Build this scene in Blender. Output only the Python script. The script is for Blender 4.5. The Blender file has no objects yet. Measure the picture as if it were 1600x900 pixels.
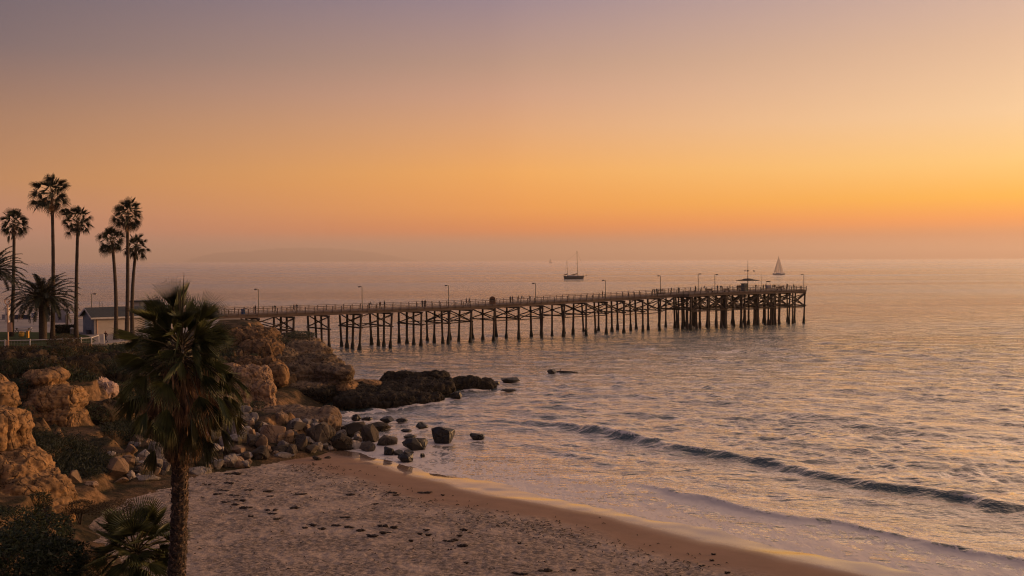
import bpy, bmesh, math, random
import numpy as np
from mathutils import Vector, Matrix

R_ = math.radians
C = bpy.context.scene
COL = C.collection
rng = random.Random(7)

# ------------------------------------------------------------------ camera
H = 18.7
PITCH = math.atan(43.7 / 1600.0)
ROLL = 0.0048
F_ = Vector((0, math.cos(PITCH), -math.sin(PITCH)))
U_ = Vector((0, math.sin(PITCH), math.cos(PITCH)))
RR = Vector((1, 0, 0))
RT = RR * math.cos(ROLL) - U_ * math.sin(ROLL)
UP = U_ * math.cos(ROLL) + RR * math.sin(ROLL)
CAM = Vector((0, 0, H))
cd = bpy.data.cameras.new('camera')
cd.lens = 36.0
cd.sensor_width = 36.0
cd.clip_start = 0.3
cd.clip_end = 80000
cam = bpy.data.objects.new('camera', cd)
COL.objects.link(cam)
m = Matrix((RT, UP, -F_)).transposed().to_4x4()
m.translation = CAM
cam.matrix_world = m
C.camera = cam

# ------------------------------------------------------------------ sky, sun, exposure
SUN_AZ, SUN_EL = 62.0, 5.0
w = bpy.data.worlds.new('World')
C.world = w
w.use_nodes = True
nt = w.node_tree
nt.nodes.clear()


def N(t, kind, **kw):
    n = t.nodes.new(kind)
    for k, v in kw.items():
        setattr(n, k, v)
    return n


def lin(c):
    out = []
    for v in c:
        v = v / 255.0
        out.append(v / 12.92 if v <= 0.04045 else ((v + 0.055) / 1.055) ** 2.4)
    return tuple(out)


def math_node(t, op, a, b=None, c=None, clamp=False):
    n = N(t, 'ShaderNodeMath', operation=op, use_clamp=clamp)
    for i, v in enumerate((a, b, c)):
        if v is None:
            continue
        if hasattr(v, 'is_output'):
            t.links.new(v, n.inputs[i])
        else:
            n.inputs[i].default_value = v
    return n.outputs[0]


def maprange(t, v, a, b, c=0.0, d=1.0, interp='SMOOTHSTEP'):
    n = N(t, 'ShaderNodeMapRange', interpolation_type=interp)
    t.links.new(v, n.inputs[0])
    for i, x in enumerate((a, b, c, d)):
        n.inputs[i + 1].default_value = x
    return n.outputs[0]


def mixcol(t, f, a, b, blend='MIX'):
    n = N(t, 'ShaderNodeMix', data_type='RGBA', blend_type=blend)
    for s, v in ((n.inputs[0], f), (n.inputs[6], a), (n.inputs[7], b)):
        if hasattr(v, 'is_output'):
            t.links.new(v, s)
        elif isinstance(v, (int, float)):
            s.default_value = v
        else:
            s.default_value = tuple(v) + ((1.0,) if len(v) == 3 else ())
    return n.outputs[2]


def ramp(t, f, stops, interp='LINEAR'):
    n = N(t, 'ShaderNodeValToRGB')
    cr = n.color_ramp
    cr.interpolation = interp
    while len(cr.elements) > 1:
        cr.elements.remove(cr.elements[-1])
    for i, (p, c) in enumerate(stops):
        e = cr.elements[0] if i == 0 else cr.elements.new(p)
        e.position = p
        e.color = tuple(c) + (1.0,)
    t.links.new(f, n.inputs[0])
    return n.outputs[0]


tc = N(nt, 'ShaderNodeTexCoord')
sx = N(nt, 'ShaderNodeSeparateXYZ')
nt.links.new(tc.outputs['Generated'], sx.inputs[0])
el = math_node(nt, 'ARCSINE', sx.outputs[2])
el = math_node(nt, 'MAXIMUM', el, 0.0)
pos = math_node(nt, 'SQRT', math_node(nt, 'DIVIDE', el, math.pi / 2))
az = math_node(nt, 'ARCTAN2', sx.outputs[0], sx.outputs[1])


def e_of(py):
    return math.degrees(math.atan((406 - py) / 1600.0))


def sky_stops(rows, high):
    st = [(math.sqrt(max(0, e_of(py)) / 90.0), lin(c)) for py, c in reversed(rows)]
    st += [(math.sqrt(e / 90.0), lin(c)) for e, c in high]
    return st


SKY_L = sky_stops([(0, (104, 98, 110)), (100, (124, 108, 110)), (200, (169, 127, 101)), (290, (200, 141, 92)), (340, (200, 139, 110)), (380, (196, 142, 122)), (400, (196, 142, 126))],
                  [(20, (112, 102, 112)), (35, (108, 101, 116)), (90, (90, 92, 118))])
SKY_C = sky_stops([(0, (153, 134, 144)), (100, (189, 152, 133)), (150, (211, 162, 134)), (200, (230, 170, 122)), (270, (256, 178, 89)), (330, (260, 163, 60)), (360, (252, 134, 33)), (383, (192, 138, 112)), (400, (182, 134, 108))],
                  [(20, (170, 146, 142)), (35, (156, 135, 136)), (90, (104, 100, 116))])
SKY_R = sky_stops([(0, (205, 175, 165)), (100, (231, 192, 160)), (200, (255, 213, 163)), (270, (268, 215, 126)), (320, (277, 197, 40)), (350, (280, 163, 30)), (373, (232, 138, 72)), (400, (222, 155, 110))],
                  [(20, (228, 193, 166)), (35, (212, 177, 156)), (90, (112, 105, 116))])
SKY_B = sky_stops([(300, (145, 120, 126)), (400, (132, 110, 120))],
                  [(20, (124, 110, 128)), (35, (108, 104, 128)), (90, (92, 93, 120))])
cl = ramp(nt, pos, SKY_L)
cc = ramp(nt, pos, SKY_C)
crr = ramp(nt, pos, SKY_R)
cb = ramp(nt, pos, SKY_B)
c1 = mixcol(nt, maprange(nt, az, R_(-27), R_(1), interp='LINEAR'), cl, cc)
c2 = mixcol(nt, maprange(nt, az, R_(-1), R_(27), interp='LINEAR'), c1, crr)
cosd = math_node(nt, 'COSINE', math_node(nt, 'SUBTRACT', az, R_(42)))
c3 = mixcol(nt, maprange(nt, cosd, 0.30, -0.75), c2, cb)
glow = maprange(nt, math_node(nt, 'COSINE', math_node(nt, 'SUBTRACT', az, R_(SUN_AZ))), 0.80, 1.0, 1.0, 2.2)
c4n = N(nt, 'ShaderNodeVectorMath', operation='SCALE')
nt.links.new(c3, c4n.inputs[0])
nt.links.new(glow, c4n.inputs['Scale'])
# a trace of the physical sky under the dusk gradient
sk = N(nt, 'ShaderNodeTexSky', sky_type='NISHITA', sun_disc=False)
sk.sun_elevation = R_(SUN_EL)
sk.sun_rotation = R_(SUN_AZ)
sks = N(nt, 'ShaderNodeVectorMath', operation='SCALE')
nt.links.new(sk.outputs[0], sks.inputs[0])
sks.inputs['Scale'].default_value = 0.0
addn = N(nt, 'ShaderNodeVectorMath', operation='ADD')
nt.links.new(c4n.outputs[0], addn.inputs[0])
nt.links.new(sks.outputs[0], addn.inputs[1])
bg = N(nt, 'ShaderNodeBackground')
nt.links.new(addn.outputs[0], bg.inputs[0])
bg.inputs[1].default_value = 1.0
wo = N(nt, 'ShaderNodeOutputWorld')
nt.links.new(bg.outputs[0], wo.inputs[0])

sd = bpy.data.lights.new('sun', 'SUN')
sd.energy = 3.8
sd.angle = R_(3.0)
sd.color = (1.0, 0.52, 0.22)
so = bpy.data.objects.new('sun', sd)
COL.objects.link(so)
sdir = Vector((math.sin(R_(SUN_AZ)) * math.cos(R_(SUN_EL)), math.cos(R_(SUN_AZ)) * math.cos(R_(SUN_EL)), math.sin(R_(SUN_EL))))
so.rotation_euler = sdir.to_track_quat('Z', 'Y').to_euler()

C.view_settings.view_transform = 'Standard'
C.view_settings.look = 'None'
C.view_settings.exposure = 0.0
C.view_settings.gamma = 1.0
C.view_settings.use_curve_mapping = False
C.render.engine = 'CYCLES'
C.cycles.use_denoising = True
C.cycles.filter_width = 1.15
C.cycles.max_bounces = 5
C.cycles.diffuse_bounces = 2
C.cycles.glossy_bounces = 3
C.cycles.volume_bounces = 0
C.cycles.transparent_max_bounces = 6
C.cycles.use_adaptive_sampling = True
C.cycles.adaptive_threshold = 0.01
C.cycles.caustics_reflective = False
C.cycles.caustics_refractive = False

HAZE_TOP = 520.0
HAZE_DENS = 0.6e-4


# ------------------------------------------------------------------ helpers
def horizon(px):
    return 406.3 - 0.0048 * (px - 800)


def ray(px, py):
    return F_ + RT * ((px - 800) / 1600.0) + UP * ((450 - py) / 1600.0)


def at(px, py, D):
    r = ray(px, py)
    return CAM + r * (D / r.y)


def on_z(px, py, z):
    r = ray(px, py)
    return CAM + r * ((z - H) / r.z)


def proj(p):
    d = Vector(p) - CAM
    f = d.dot(F_)
    return 800 + 1600 * d.dot(RT) / f, 450 - 1600 * d.dot(UP) / f


def _hash(ix, iy, iz, seed):
    n = (ix * 374761393 + iy * 668265263 + iz * 1274126177 + seed * 974711) & 0xffffffff
    n = ((n ^ (n >> 13)) * 1103515245) & 0xffffffff
    n = ((n ^ (n >> 16)) * 374761393) & 0xffffffff
    return ((n ^ (n >> 15)) & 0xffffff) / float(0xffffff) * 2 - 1


def vnoise(p, seed=0):
    p = np.asarray(p, float)
    f0 = np.floor(p)
    i = f0.astype(np.int64)
    f = p - f0
    f = f * f * f * (f * (f * 6 - 15) + 10)
    out = 0
    for dx in (0, 1):
        for dy in (0, 1):
            for dz in (0, 1):
                wgt = (f[:, 0] if dx else 1 - f[:, 0]) * (f[:, 1] if dy else 1 - f[:, 1]) * (f[:, 2] if dz else 1 - f[:, 2])
                out = out + wgt * _hash(i[:, 0] + dx, i[:, 1] + dy, i[:, 2] + dz, seed)
    return out


def fbm(p, oct=4, seed=0, gain=0.5):
    p = np.asarray(p, float)
    a, s, o = 1.0, 0.0, 0.0
    for k in range(oct):
        o = o + a * vnoise(p * (2.03 ** k) + k * 17.3, seed + k)
        s += a
        a *= gain
    return o / s


def p3(x, y, z=None):
    x = np.asarray(x, float)
    z = np.zeros_like(x) if z is None else z
    return np.stack([x.ravel(), np.asarray(y, float).ravel(), np.asarray(z, float).ravel()], 1)


def sstep(a, b, x):
    t = np.clip((x - a) / (b - a), 0, 1)
    return t * t * (3 - 2 * t)


def mesh_np(name, verts, quads, smooth=True):
    me = bpy.data.meshes.new(name)
    nv, nf = len(verts), len(quads)
    k = quads.shape[1]
    me.vertices.add(nv)
    me.vertices.foreach_set('co', np.asarray(verts, np.float32).ravel())
    me.loops.add(nf * k)
    me.loops.foreach_set('vertex_index', np.asarray(quads, np.int32).ravel())
    me.polygons.add(nf)
    me.polygons.foreach_set('loop_start', np.arange(0, nf * k, k, dtype=np.int32))
    me.polygons.foreach_set('loop_total', np.full(nf, k, np.int32))
    if smooth:
        me.polygons.foreach_set('use_smooth', np.ones(nf, bool))
    me.update(calc_edges=True)
    me.validate()
    return me


def grid_quads(nr, nc, keep=None):
    idx = np.arange(nr * nc).reshape(nr, nc)
    q = np.stack([idx[:-1, :-1], idx[:-1, 1:], idx[1:, 1:], idx[1:, :-1]], -1).reshape(-1, 4)
    if keep is not None:
        q = q[keep.ravel()]
    return q


def fattr(me, name, vals):
    a = me.attributes.new(name, 'FLOAT', 'POINT')
    a.data.foreach_set('value', np.asarray(vals, np.float32).ravel())


def link(name, me, mat=None, parent=None, loc=None):
    o = bpy.data.objects.new(name, me)
    COL.objects.link(o)
    if mat is not None and me is not None:
        for x in (mat if isinstance(mat, (list, tuple)) else [mat]):
            me.materials.append(x)
    if parent is not None:
        o.parent = parent
    if loc is not None:
        o.location = loc
    return o


def tag(o, label=None, cat=None, group=None, kind=None):
    if label:
        o['label'] = label
    if cat:
        o['category'] = cat
    if group:
        o['group'] = group
    if kind:
        o['kind'] = kind
    return o


def thing(name, loc, label, cat, group=None, rz=0.0):
    o = bpy.data.objects.new(name, None)
    COL.objects.link(o)
    o.location = loc
    o.rotation_euler = (0, 0, rz)
    o.empty_display_size = 0.3
    return tag(o, label, cat, group)


class MB:
    def __init__(s):
        s.v, s.f, s.m = [], [], []

    def add(s, vs, fs, mi=0):
        b = len(s.v)
        s.v.extend([tuple(p) for p in vs])
        s.f.extend([tuple(i + b for i in f) for f in fs])
        s.m.extend([mi] * len(fs))

    def box(s, c, size, rz=0.0, mi=0, ax=None):
        c = Vector(c)
        if ax is None:
            ax = (Vector((math.cos(rz), math.sin(rz), 0)), Vector((-math.sin(rz), math.cos(rz), 0)), Vector((0, 0, 1)))
        vs = []
        for k in range(8):
            d = [(1 if k & (1 << i) else -1) * size[i] / 2 for i in range(3)]
            vs.append(c + ax[0] * d[0] + ax[1] * d[1] + ax[2] * d[2])
        s.add(vs, [(0, 2, 3, 1), (4, 5, 7, 6), (0, 1, 5, 4), (2, 6, 7, 3), (0, 4, 6, 2), (1, 3, 7, 5)], mi)

    def bar(s, a, b, w_, h_, mi=0, up=(0, 0, 1)):
        a, b = Vector(a), Vector(b)
        d = (b - a)
        L = d.length
        if L < 1e-6:
            return
        d /= L
        sd_ = d.cross(Vector(up))
        if sd_.length < 1e-4:
            sd_ = d.cross(Vector((0, 1, 0)))
        sd_.normalize()
        s.box((a + b) / 2, (L, w_, h_), mi=mi, ax=(d, sd_, sd_.cross(d)))

    def tube(s, pts, rad, n=8, mi=0, cap=True):
        pts = [Vector(p) for p in pts]
        if not isinstance(rad, (list, tuple)):
            rad = [rad] * len(pts)
        vs, fs = [], []
        pu = None
        for i, p in enumerate(pts):
            d = (pts[min(i + 1, len(pts) - 1)] - pts[max(i - 1, 0)])
            d = d.normalized() if d.length > 1e-9 else Vector((0, 0, 1))
            if pu is None:
                pu = d.orthogonal().normalized()
            u = (pu - d * pu.dot(d))
            u = u.normalized() if u.length > 1e-6 else d.orthogonal().normalized()
            pu = u
            v = d.cross(u)
            for k in range(n):
                a = 2 * math.pi * k / n
                vs.append(p + (u * math.cos(a) + v * math.sin(a)) * rad[i])
        for i in range(len(pts) - 1):
            for k in range(n):
                fs.append((i * n + k, i * n + (k + 1) % n, (i + 1) * n + (k + 1) % n, (i + 1) * n + k))
        if cap:
            fs.append(tuple(range(n - 1, -1, -1)))
            fs.append(tuple((len(pts) - 1) * n + k for k in range(n)))
        s.add(vs, fs, mi)

    def lathe(s, c, prof, n=16, mi=0):
        s.tube([Vector(c) + Vector((0, 0, z)) for r, z in prof], [max(r, 0.001) for r, z in prof], n, mi)

    def build(s, name, mat, parent=None, origin=None, smooth=False):
        o = Vector(origin) if origin is not None else (parent.location.copy() if parent is not None else Vector((0, 0, 0)))
        me = bpy.data.meshes.new(name)
        me.from_pydata([(x - o.x, y - o.y, z - o.z) for x, y, z in s.v], [], s.f)
        mats = mat if isinstance(mat, (list, tuple)) else [mat]
        if len(mats) > 1:
            me.polygons.foreach_set('material_index', s.m)
        if smooth:
            me.polygons.foreach_set('use_smooth', [True] * len(s.f))
        me.update()
        ob = link(name, me, mats, parent)
        if parent is None and origin is not None:
            ob.location = o
        return ob


# ------------------------------------------------------------------ materials
def new_mat(name):
    mt = bpy.data.materials.new(name)
    mt.use_nodes = True
    t = mt.node_tree
    b = t.nodes['Principled BSDF']
    return mt, t, b


def coords(t, kind='Object', scale=(1, 1, 1)):
    c = N(t, 'ShaderNodeTexCoord')
    mp = N(t, 'ShaderNodeMapping')
    mp.inputs['Scale'].default_value = scale
    t.links.new(c.outputs[kind], mp.inputs[0])
    return mp.outputs[0]


def geo_pos(t, scale=(1, 1, 1), rot=(0, 0, 0)):
    g = N(t, 'ShaderNodeNewGeometry')
    mp = N(t, 'ShaderNodeMapping')
    mp.inputs['Scale'].default_value = scale
    mp.inputs['Rotation'].default_value = rot
    t.links.new(g.outputs['Position'], mp.inputs[0])
    return mp.outputs[0]


def noise_n(t, vec, scale, detail=4.0, rough=0.55, dist=0.0):
    n = N(t, 'ShaderNodeTexNoise')
    t.links.new(vec, n.inputs['Vector'])
    n.inputs['Scale'].default_value = scale
    n.inputs['Detail'].default_value = detail
    n.inputs['Roughness'].default_value = rough
    n.inputs['Distortion'].default_value = dist
    return n.outputs[0]


def bump(t, b, h, strength, dist, prev=None):
    n = N(t, 'ShaderNodeBump')
    n.inputs['Strength'].default_value = strength
    n.inputs['Distance'].default_value = dist
    t.links.new(h, n.inputs['Height'])
    if prev is not None:
        t.links.new(prev, n.inputs['Normal'])
    if b is not None:
        t.links.new(n.outputs[0], b.inputs['Normal'])
    return n.outputs[0]


def simple(name, a, b2=None, scale=3.0, rough=0.8, bstr=0.3, bdist=0.02, spec=0.3, metal=0.0, island=0.0, stretch=(1, 1, 1), objrand=0.0):
    mt, t, b = new_mat(name)
    b2 = b2 or tuple(v * 0.65 for v in a)
    vec = coords(t, 'Object', stretch)
    n = noise_n(t, vec, scale)
    col = ramp(t, n, [(0.32, b2), (0.68, a)])
    if island:
        g = N(t, 'ShaderNodeNewGeometry')
        f = maprange(t, g.outputs['Random Per Island'], 0, 1, 1 - island, 1 + island, 'LINEAR')
        sc = N(t, 'ShaderNodeVectorMath', operation='SCALE')
        t.links.new(col, sc.inputs[0])
        t.links.new(f, sc.inputs['Scale'])
        col = sc.outputs[0]
    if objrand:
        g = N(t, 'ShaderNodeObjectInfo')
        f = maprange(t, g.outputs['Random'], 0, 1, 1 - objrand, 1 + objrand, 'LINEAR')
        sc = N(t, 'ShaderNodeVectorMath', operation='SCALE')
        t.links.new(col, sc.inputs[0])
        t.links.new(f, sc.inputs['Scale'])
        col = sc.outputs[0]
    t.links.new(col, b.inputs['Base Color'])
    b.inputs['Roughness'].default_value = rough
    b.inputs['Specular IOR Level'].default_value = spec
    b.inputs['Metallic'].default_value = metal
    if bstr:
        bump(t, b, noise_n(t, vec, scale * 3, 5), bstr, bdist)
    return mt


M = {}
M['wood'] = simple('pier_timber', (0.055, 0.036, 0.026), (0.028, 0.019, 0.014), 1.6, 0.85, 0.4, 0.03)
M['wood_pale'] = simple('weathered_board', (0.15, 0.10, 0.075), (0.085, 0.058, 0.045), 0.8, 0.85, 0.4, 0.02, stretch=(0.4, 0.4, 3))
M['growth'] = simple('mussel_growth', (0.022, 0.022, 0.018), (0.01, 0.012, 0.01), 5, 0.9, 0.8, 0.06)
M['rail'] = simple('rail_timber', (0.17, 0.115, 0.09), (0.10, 0.07, 0.055), 2.0, 0.8, 0.2, 0.01)
M['metal'] = simple('dark_metal', (0.05, 0.042, 0.038), None, 6, 0.5, 0.1, 0.005, 0.5)
M['galv'] = simple('grey_metal', (0.23, 0.21, 0.20), None, 6, 0.5, 0.1, 0.005, 0.5)
M['lamp_glass'] = simple('lamp_glass', (0.75, 0.66, 0.6), (0.65, 0.58, 0.52), 4, 0.3, 0.0)
M['trunk'] = simple('palm_bark', (0.085, 0.06, 0.042), (0.035, 0.025, 0.02), 2.5, 0.9, 0.9, 0.05, stretch=(1, 1, 5))
M['boot'] = simple('leaf_base', (0.30, 0.20, 0.135), (0.10, 0.066, 0.046), 9, 0.75, 0.5, 0.02, island=0.6)
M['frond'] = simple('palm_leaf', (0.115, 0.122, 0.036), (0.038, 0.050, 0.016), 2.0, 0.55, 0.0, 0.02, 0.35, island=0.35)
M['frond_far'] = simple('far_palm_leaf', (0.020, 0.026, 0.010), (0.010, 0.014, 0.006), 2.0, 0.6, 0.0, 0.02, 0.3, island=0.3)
M['frond_old'] = simple('yellowing_leaf', (0.085, 0.075, 0.026), (0.034, 0.038, 0.015), 1.3, 0.6, 0.0, 0.02, 0.3, island=0.5)
M['dead'] = simple('dry_leaf', (0.36, 0.215, 0.11), (0.09, 0.052, 0.028), 2.5, 0.8, 0.0, 0.02, 0.2, island=0.6)
M['stalk'] = simple('leaf_stalk', (0.075, 0.062, 0.026), (0.045, 0.034, 0.017), 2.5, 0.6, 0.0)
M['leaf_dark'] = simple('shrub_leaf', (0.024, 0.034, 0.011), (0.010, 0.016, 0.006), 1.2, 0.6, 0.0, 0.02, 0.25, island=0.5)
M['leaf_brown'] = simple('dry_shrub_leaf', (0.066, 0.044, 0.019), (0.026, 0.019, 0.010), 0.8, 0.7, 0.0, 0.02, 0.2, island=0.5)
M['hedge'] = simple('hedge_leaf', (0.016, 0.022, 0.010), (0.008, 0.012, 0.006), 1.2, 0.6, 0.0, 0.02, 0.25, island=0.4)
M['white_paint'] = simple('white_paint', (0.62, 0.58, 0.55), (0.5, 0.46, 0.43), 2, 0.5, 0.05, 0.005, 0.4)
M['cream'] = simple('cream_stucco', (0.56, 0.49, 0.43), (0.46, 0.40, 0.35), 1.0, 0.9, 0.2, 0.01)
M['bluewall'] = simple('blue_grey_stucco', (0.24, 0.275, 0.315), (0.17, 0.20, 0.24), 0.9, 0.9, 0.2, 0.01)
M['shingle'] = simple('dark_shingle', (0.055, 0.062, 0.065), (0.035, 0.04, 0.043), 4, 0.85, 0.4, 0.03)
M['glass'] = simple('window_glass', (0.10, 0.11, 0.13), (0.07, 0.08, 0.1), 1, 0.08, 0.0, spec=0.8)
M['board'] = simple('grey_board', (0.34, 0.31, 0.32), (0.28, 0.26, 0.27), 1.5, 0.6, 0.0)
M['blue'] = simple('blue_paint', (0.035, 0.11, 0.26), (0.025, 0.08, 0.2), 2, 0.5, 0.0)
M['navy'] = simple('navy_panel', (0.02, 0.028, 0.06), (0.015, 0.02, 0.045), 2, 0.5, 0.0)
M['tan'] = simple('tan_panel', (0.55, 0.34, 0.22), (0.48, 0.28, 0.17), 2, 0.7, 0.0)
M['yellow'] = simple('sunlit_gold', (0.75, 0.42, 0.07), (0.6, 0.32, 0.05), 2, 0.6, 0.0)  # golden sunlight put into the base colour
M['concrete'] = simple('concrete', (0.30, 0.26, 0.235), (0.23, 0.20, 0.18), 0.6, 0.9, 0.2, 0.01)
M['lawn'] = simple('lawn_grass', (0.040, 0.058, 0.018), (0.022, 0.036, 0.012), 0.5, 0.95, 0.8, 0.08, 0.1)
M['hull'] = simple('boat_hull', (0.10, 0.10, 0.11), (0.07, 0.07, 0.08), 0.3, 0.4, 0.0)
M['hull_white'] = simple('white_hull', (0.60, 0.57, 0.55), (0.5, 0.48, 0.46), 0.3, 0.4, 0.0)
M['sail'] = simple('sail_cloth', (0.58, 0.54, 0.52), (0.5, 0.46, 0.44), 0.3, 0.8, 0.0)
M['canvas_dark'] = simple('dark_canvas', (0.035, 0.03, 0.028), None, 2, 0.8, 0.0)
M['brown'] = simple('brown_panel', (0.20, 0.10, 0.05), (0.13, 0.065, 0.035), 2, 0.7, 0.1)
M['teal'] = simple('grey_green_box', (0.07, 0.10, 0.10), (0.05, 0.07, 0.07), 2, 0.6, 0.0)
M['skin'] = simple('skin', (0.30, 0.17, 0.11), (0.25, 0.14, 0.09), 4, 0.6, 0.0)
M['hair'] = simple('hair', (0.03, 0.02, 0.015), None, 8, 0.6, 0.0)
for i, c in enumerate([(0.02, 0.022, 0.03), (0.06, 0.02, 0.018), (0.03, 0.045, 0.07), (0.5, 0.45, 0.42)]):
    M['top%d' % i] = simple('shirt_cloth_%s' % 'abcd'[i], c, None, 3, 0.85, 0.0)
for i, c in enumerate([(0.018, 0.02, 0.03), (0.05, 0.045, 0.04)]):
    M['leg%d' % i] = simple('trouser_cloth_%s' % 'ab'[i], c, None, 3, 0.85, 0.0)
M['kelp'] = simple('kelp', (0.042, 0.027, 0.017), (0.018, 0.012, 0.009), 6, 0.6, 0.5, 0.02)
M['drift'] = simple('driftwood', (0.07, 0.05, 0.035), (0.03, 0.02, 0.015), 4, 0.8, 0.4, 0.02)
M['gull'] = simple('gull_feathers', (0.05, 0.045, 0.045), None, 6, 0.8, 0.0)

_t = M['sail'].node_tree
_tr = N(_t, 'ShaderNodeBsdfTranslucent')
_tr.inputs[0].default_value = (0.72, 0.62, 0.56, 1)
_mx = N(_t, 'ShaderNodeMixShader')
_mx.inputs[0].default_value = 0.5
_t.links.new(_t.nodes['Principled BSDF'].outputs[0], _mx.inputs[1])
_t.links.new(_tr.outputs[0], _mx.inputs[2])
_t.links.new(_mx.outputs[0], _t.nodes['Material Output'].inputs[0])


def rock_mat(name, a, b2, c3, strata=0.0, wet=False, scale=0.5, objrand=0.0, bdist=0.12, undercut_shade=None, stain=0.52):
    """a/b2: two stone colours in patches; c3: dark stain and lichen colour."""
    mt, t, b = new_mat(name)
    v = geo_pos(t)
    n1 = noise_n(t, v, scale, 5, 0.6, 0.3)
    col = ramp(t, n1, [(0.35, b2), (0.62, a)])
    if strata:
        vs = geo_pos(t, (0.12, 0.12, 2.2), (R_(4), R_(-3), 0))
        n2 = noise_n(t, vs, 1.0, 4, 0.6, 0.2)
        col = mixcol(t, maprange(t, n2, 0.45, 0.62, 0, strata), col, c3)
    n3 = noise_n(t, v, scale * 2.6, 6, 0.7, 0.6)
    col = mixcol(t, maprange(t, n3, stain, stain + 0.14, 0, 0.75), col, c3)
    if undercut_shade:
        sz = N(t, 'ShaderNodeSeparateXYZ')
        t.links.new(v, sz.inputs[0])
        zz = math_node(t, 'ADD', sz.outputs[2], math_node(t, 'MULTIPLY', n1, -1.6))
        col = mixcol(t, maprange(t, zz, undercut_shade - 0.8, undercut_shade - 1.5), col, (0.012, 0.011, 0.009))  # shade of the undercut painted into the colour near the rock foot
    if objrand:
        g = N(t, 'ShaderNodeObjectInfo')
        f = maprange(t, g.outputs['Random'], 0, 1, 1 - objrand, 1 + objrand, 'LINEAR')
        sc = N(t, 'ShaderNodeVectorMath', operation='SCALE')
        t.links.new(col, sc.inputs[0])
        t.links.new(f, sc.inputs['Scale'])
        col = sc.outputs[0]
    t.links.new(col, b.inputs['Base Color'])
    b.inputs['Roughness'].default_value = 0.45 if wet else 0.92
    b.inputs['Specular IOR Level'].default_value = 0.4 if wet else 0.15
    h = noise_n(t, v, 2.2, 8, 0.6, 0.4)
    vw = N(t, 'ShaderNodeVectorMath', operation='MULTIPLY_ADD')
    nv_ = N(t, 'ShaderNodeTexNoise')
    nv_.inputs['Scale'].default_value = 0.8
    nv_.inputs['Detail'].default_value = 4.0
    t.links.new(v, nv_.inputs['Vector'])
    t.links.new(nv_.outputs[1], vw.inputs[0])
    vw.inputs[1].default_value = (1.4, 1.4, 1.4)
    t.links.new(geo_pos(t, (0.75, 0.75, 0.45), (R_(8), R_(-6), 0)), vw.inputs[2])
    vc = N(t, 'ShaderNodeTexVoronoi', feature='DISTANCE_TO_EDGE')
    vc.inputs['Scale'].default_value = 0.75
    t.links.new(vw.outputs[0], vc.inputs['Vector'])
    ck = maprange(t, vc.outputs[0], 0.0, 0.07, 0.0, 1.0)
    pc = bump(t, None, ck, 0.9, bdist * 1.6)
    p = bump(t, None, h, 0.7, bdist, pc)
    bump(t, b, noise_n(t, geo_pos(t, (0.3, 0.3, 3.0)), 1.6, 5, 0.6), 0.5 if strata else 0.15, bdist, p)
    return mt


M['sandstone'] = rock_mat('sandstone', (0.31, 0.18, 0.082), (0.185, 0.108, 0.052), (0.045, 0.03, 0.019), 0.4, scale=0.9, stain=0.49)
M['sandstone_pale'] = rock_mat('pale_sandstone', (0.33, 0.215, 0.135), (0.23, 0.135, 0.072), (0.075, 0.047, 0.03), 0.2, scale=0.8)
M['pink_stone'] = rock_mat('pinkish_stone', (0.42, 0.30, 0.245), (0.29, 0.205, 0.17), (0.07, 0.05, 0.04), 0.0, scale=1.6)
M['headland'] = rock_mat('headland_stone', (0.20, 0.14, 0.088), (0.12, 0.085, 0.055), (0.036, 0.028, 0.021), 0.45, scale=0.3, undercut_shade=2.4)
M['reef'] = rock_mat('reef_stone', (0.034, 0.027, 0.021), (0.017, 0.015, 0.012), (0.008, 0.008, 0.007), 0.3, wet=False, scale=0.4)
M['wetrock'] = rock_mat('wet_rock', (0.017, 0.014, 0.012), (0.009, 0.008, 0.007), (0.005, 0.005, 0.005), 0.0, wet=True, scale=0.9, objrand=0.2)
M['boulder_grey'] = rock_mat('grey_boulder_stone', (0.27, 0.232, 0.207), (0.16, 0.137, 0.121), (0.06, 0.052, 0.046), 0.0, scale=0.7, objrand=0.3, bdist=0.06)
M['boulder_tan'] = rock_mat('tan_boulder_stone', (0.23, 0.155, 0.10), (0.145, 0.097, 0.064), (0.055, 0.041, 0.03), 0.15, scale=0.7, objrand=0.25, bdist=0.06)
M['boulder_dark'] = rock_mat('dark_boulder_stone', (0.075, 0.060, 0.046), (0.042, 0.034, 0.028), (0.02, 0.018, 0.015), 0.0, scale=0.7, objrand=0.3, bdist=0.06)


# ------------------------------------------------------------------ shore and terrain functions
SHORE = np.array([(-70, 122), (-40, 116), (-24, 106), (-12.9, 98), (-9.5, 94.6), (-6.2, 90), (-1.8, 84.6), (3, 80.2), (7.7, 76.6), (11.3, 72.4),
                  (14.3, 69.4), (17.8, 66.0), (22.7, 60.7), (28, 53), (36, 42), (50, 25), (75, 0), (110, -40)], float)


def shore_d(x, y):
    """signed distance to the waterline; positive inland"""
    x = np.asarray(x, float)
    y = np.asarray(y, float)
    best = np.full(x.shape, 1e9)
    sgn = np.ones(x.shape)
    for i in range(len(SHORE) - 1):
        ax, ay = SHORE[i]
        bx, by = SHORE[i + 1]
        dx, dy = bx - ax, by - ay
        L2 = dx * dx + dy * dy
        t = np.clip(((x - ax) * dx + (y - ay) * dy) / L2, 0, 1)
        qx, qy = x - (ax + t * dx), y - (ay + t * dy)
        d = np.sqrt(qx * qx + qy * qy)
        cr = dx * qy - dy * qx
        up = d < best
        best = np.where(up, d, best)
        sgn = np.where(up, np.where(cr > 0, -1.0, 1.0), sgn)
    return best * sgn


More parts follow.
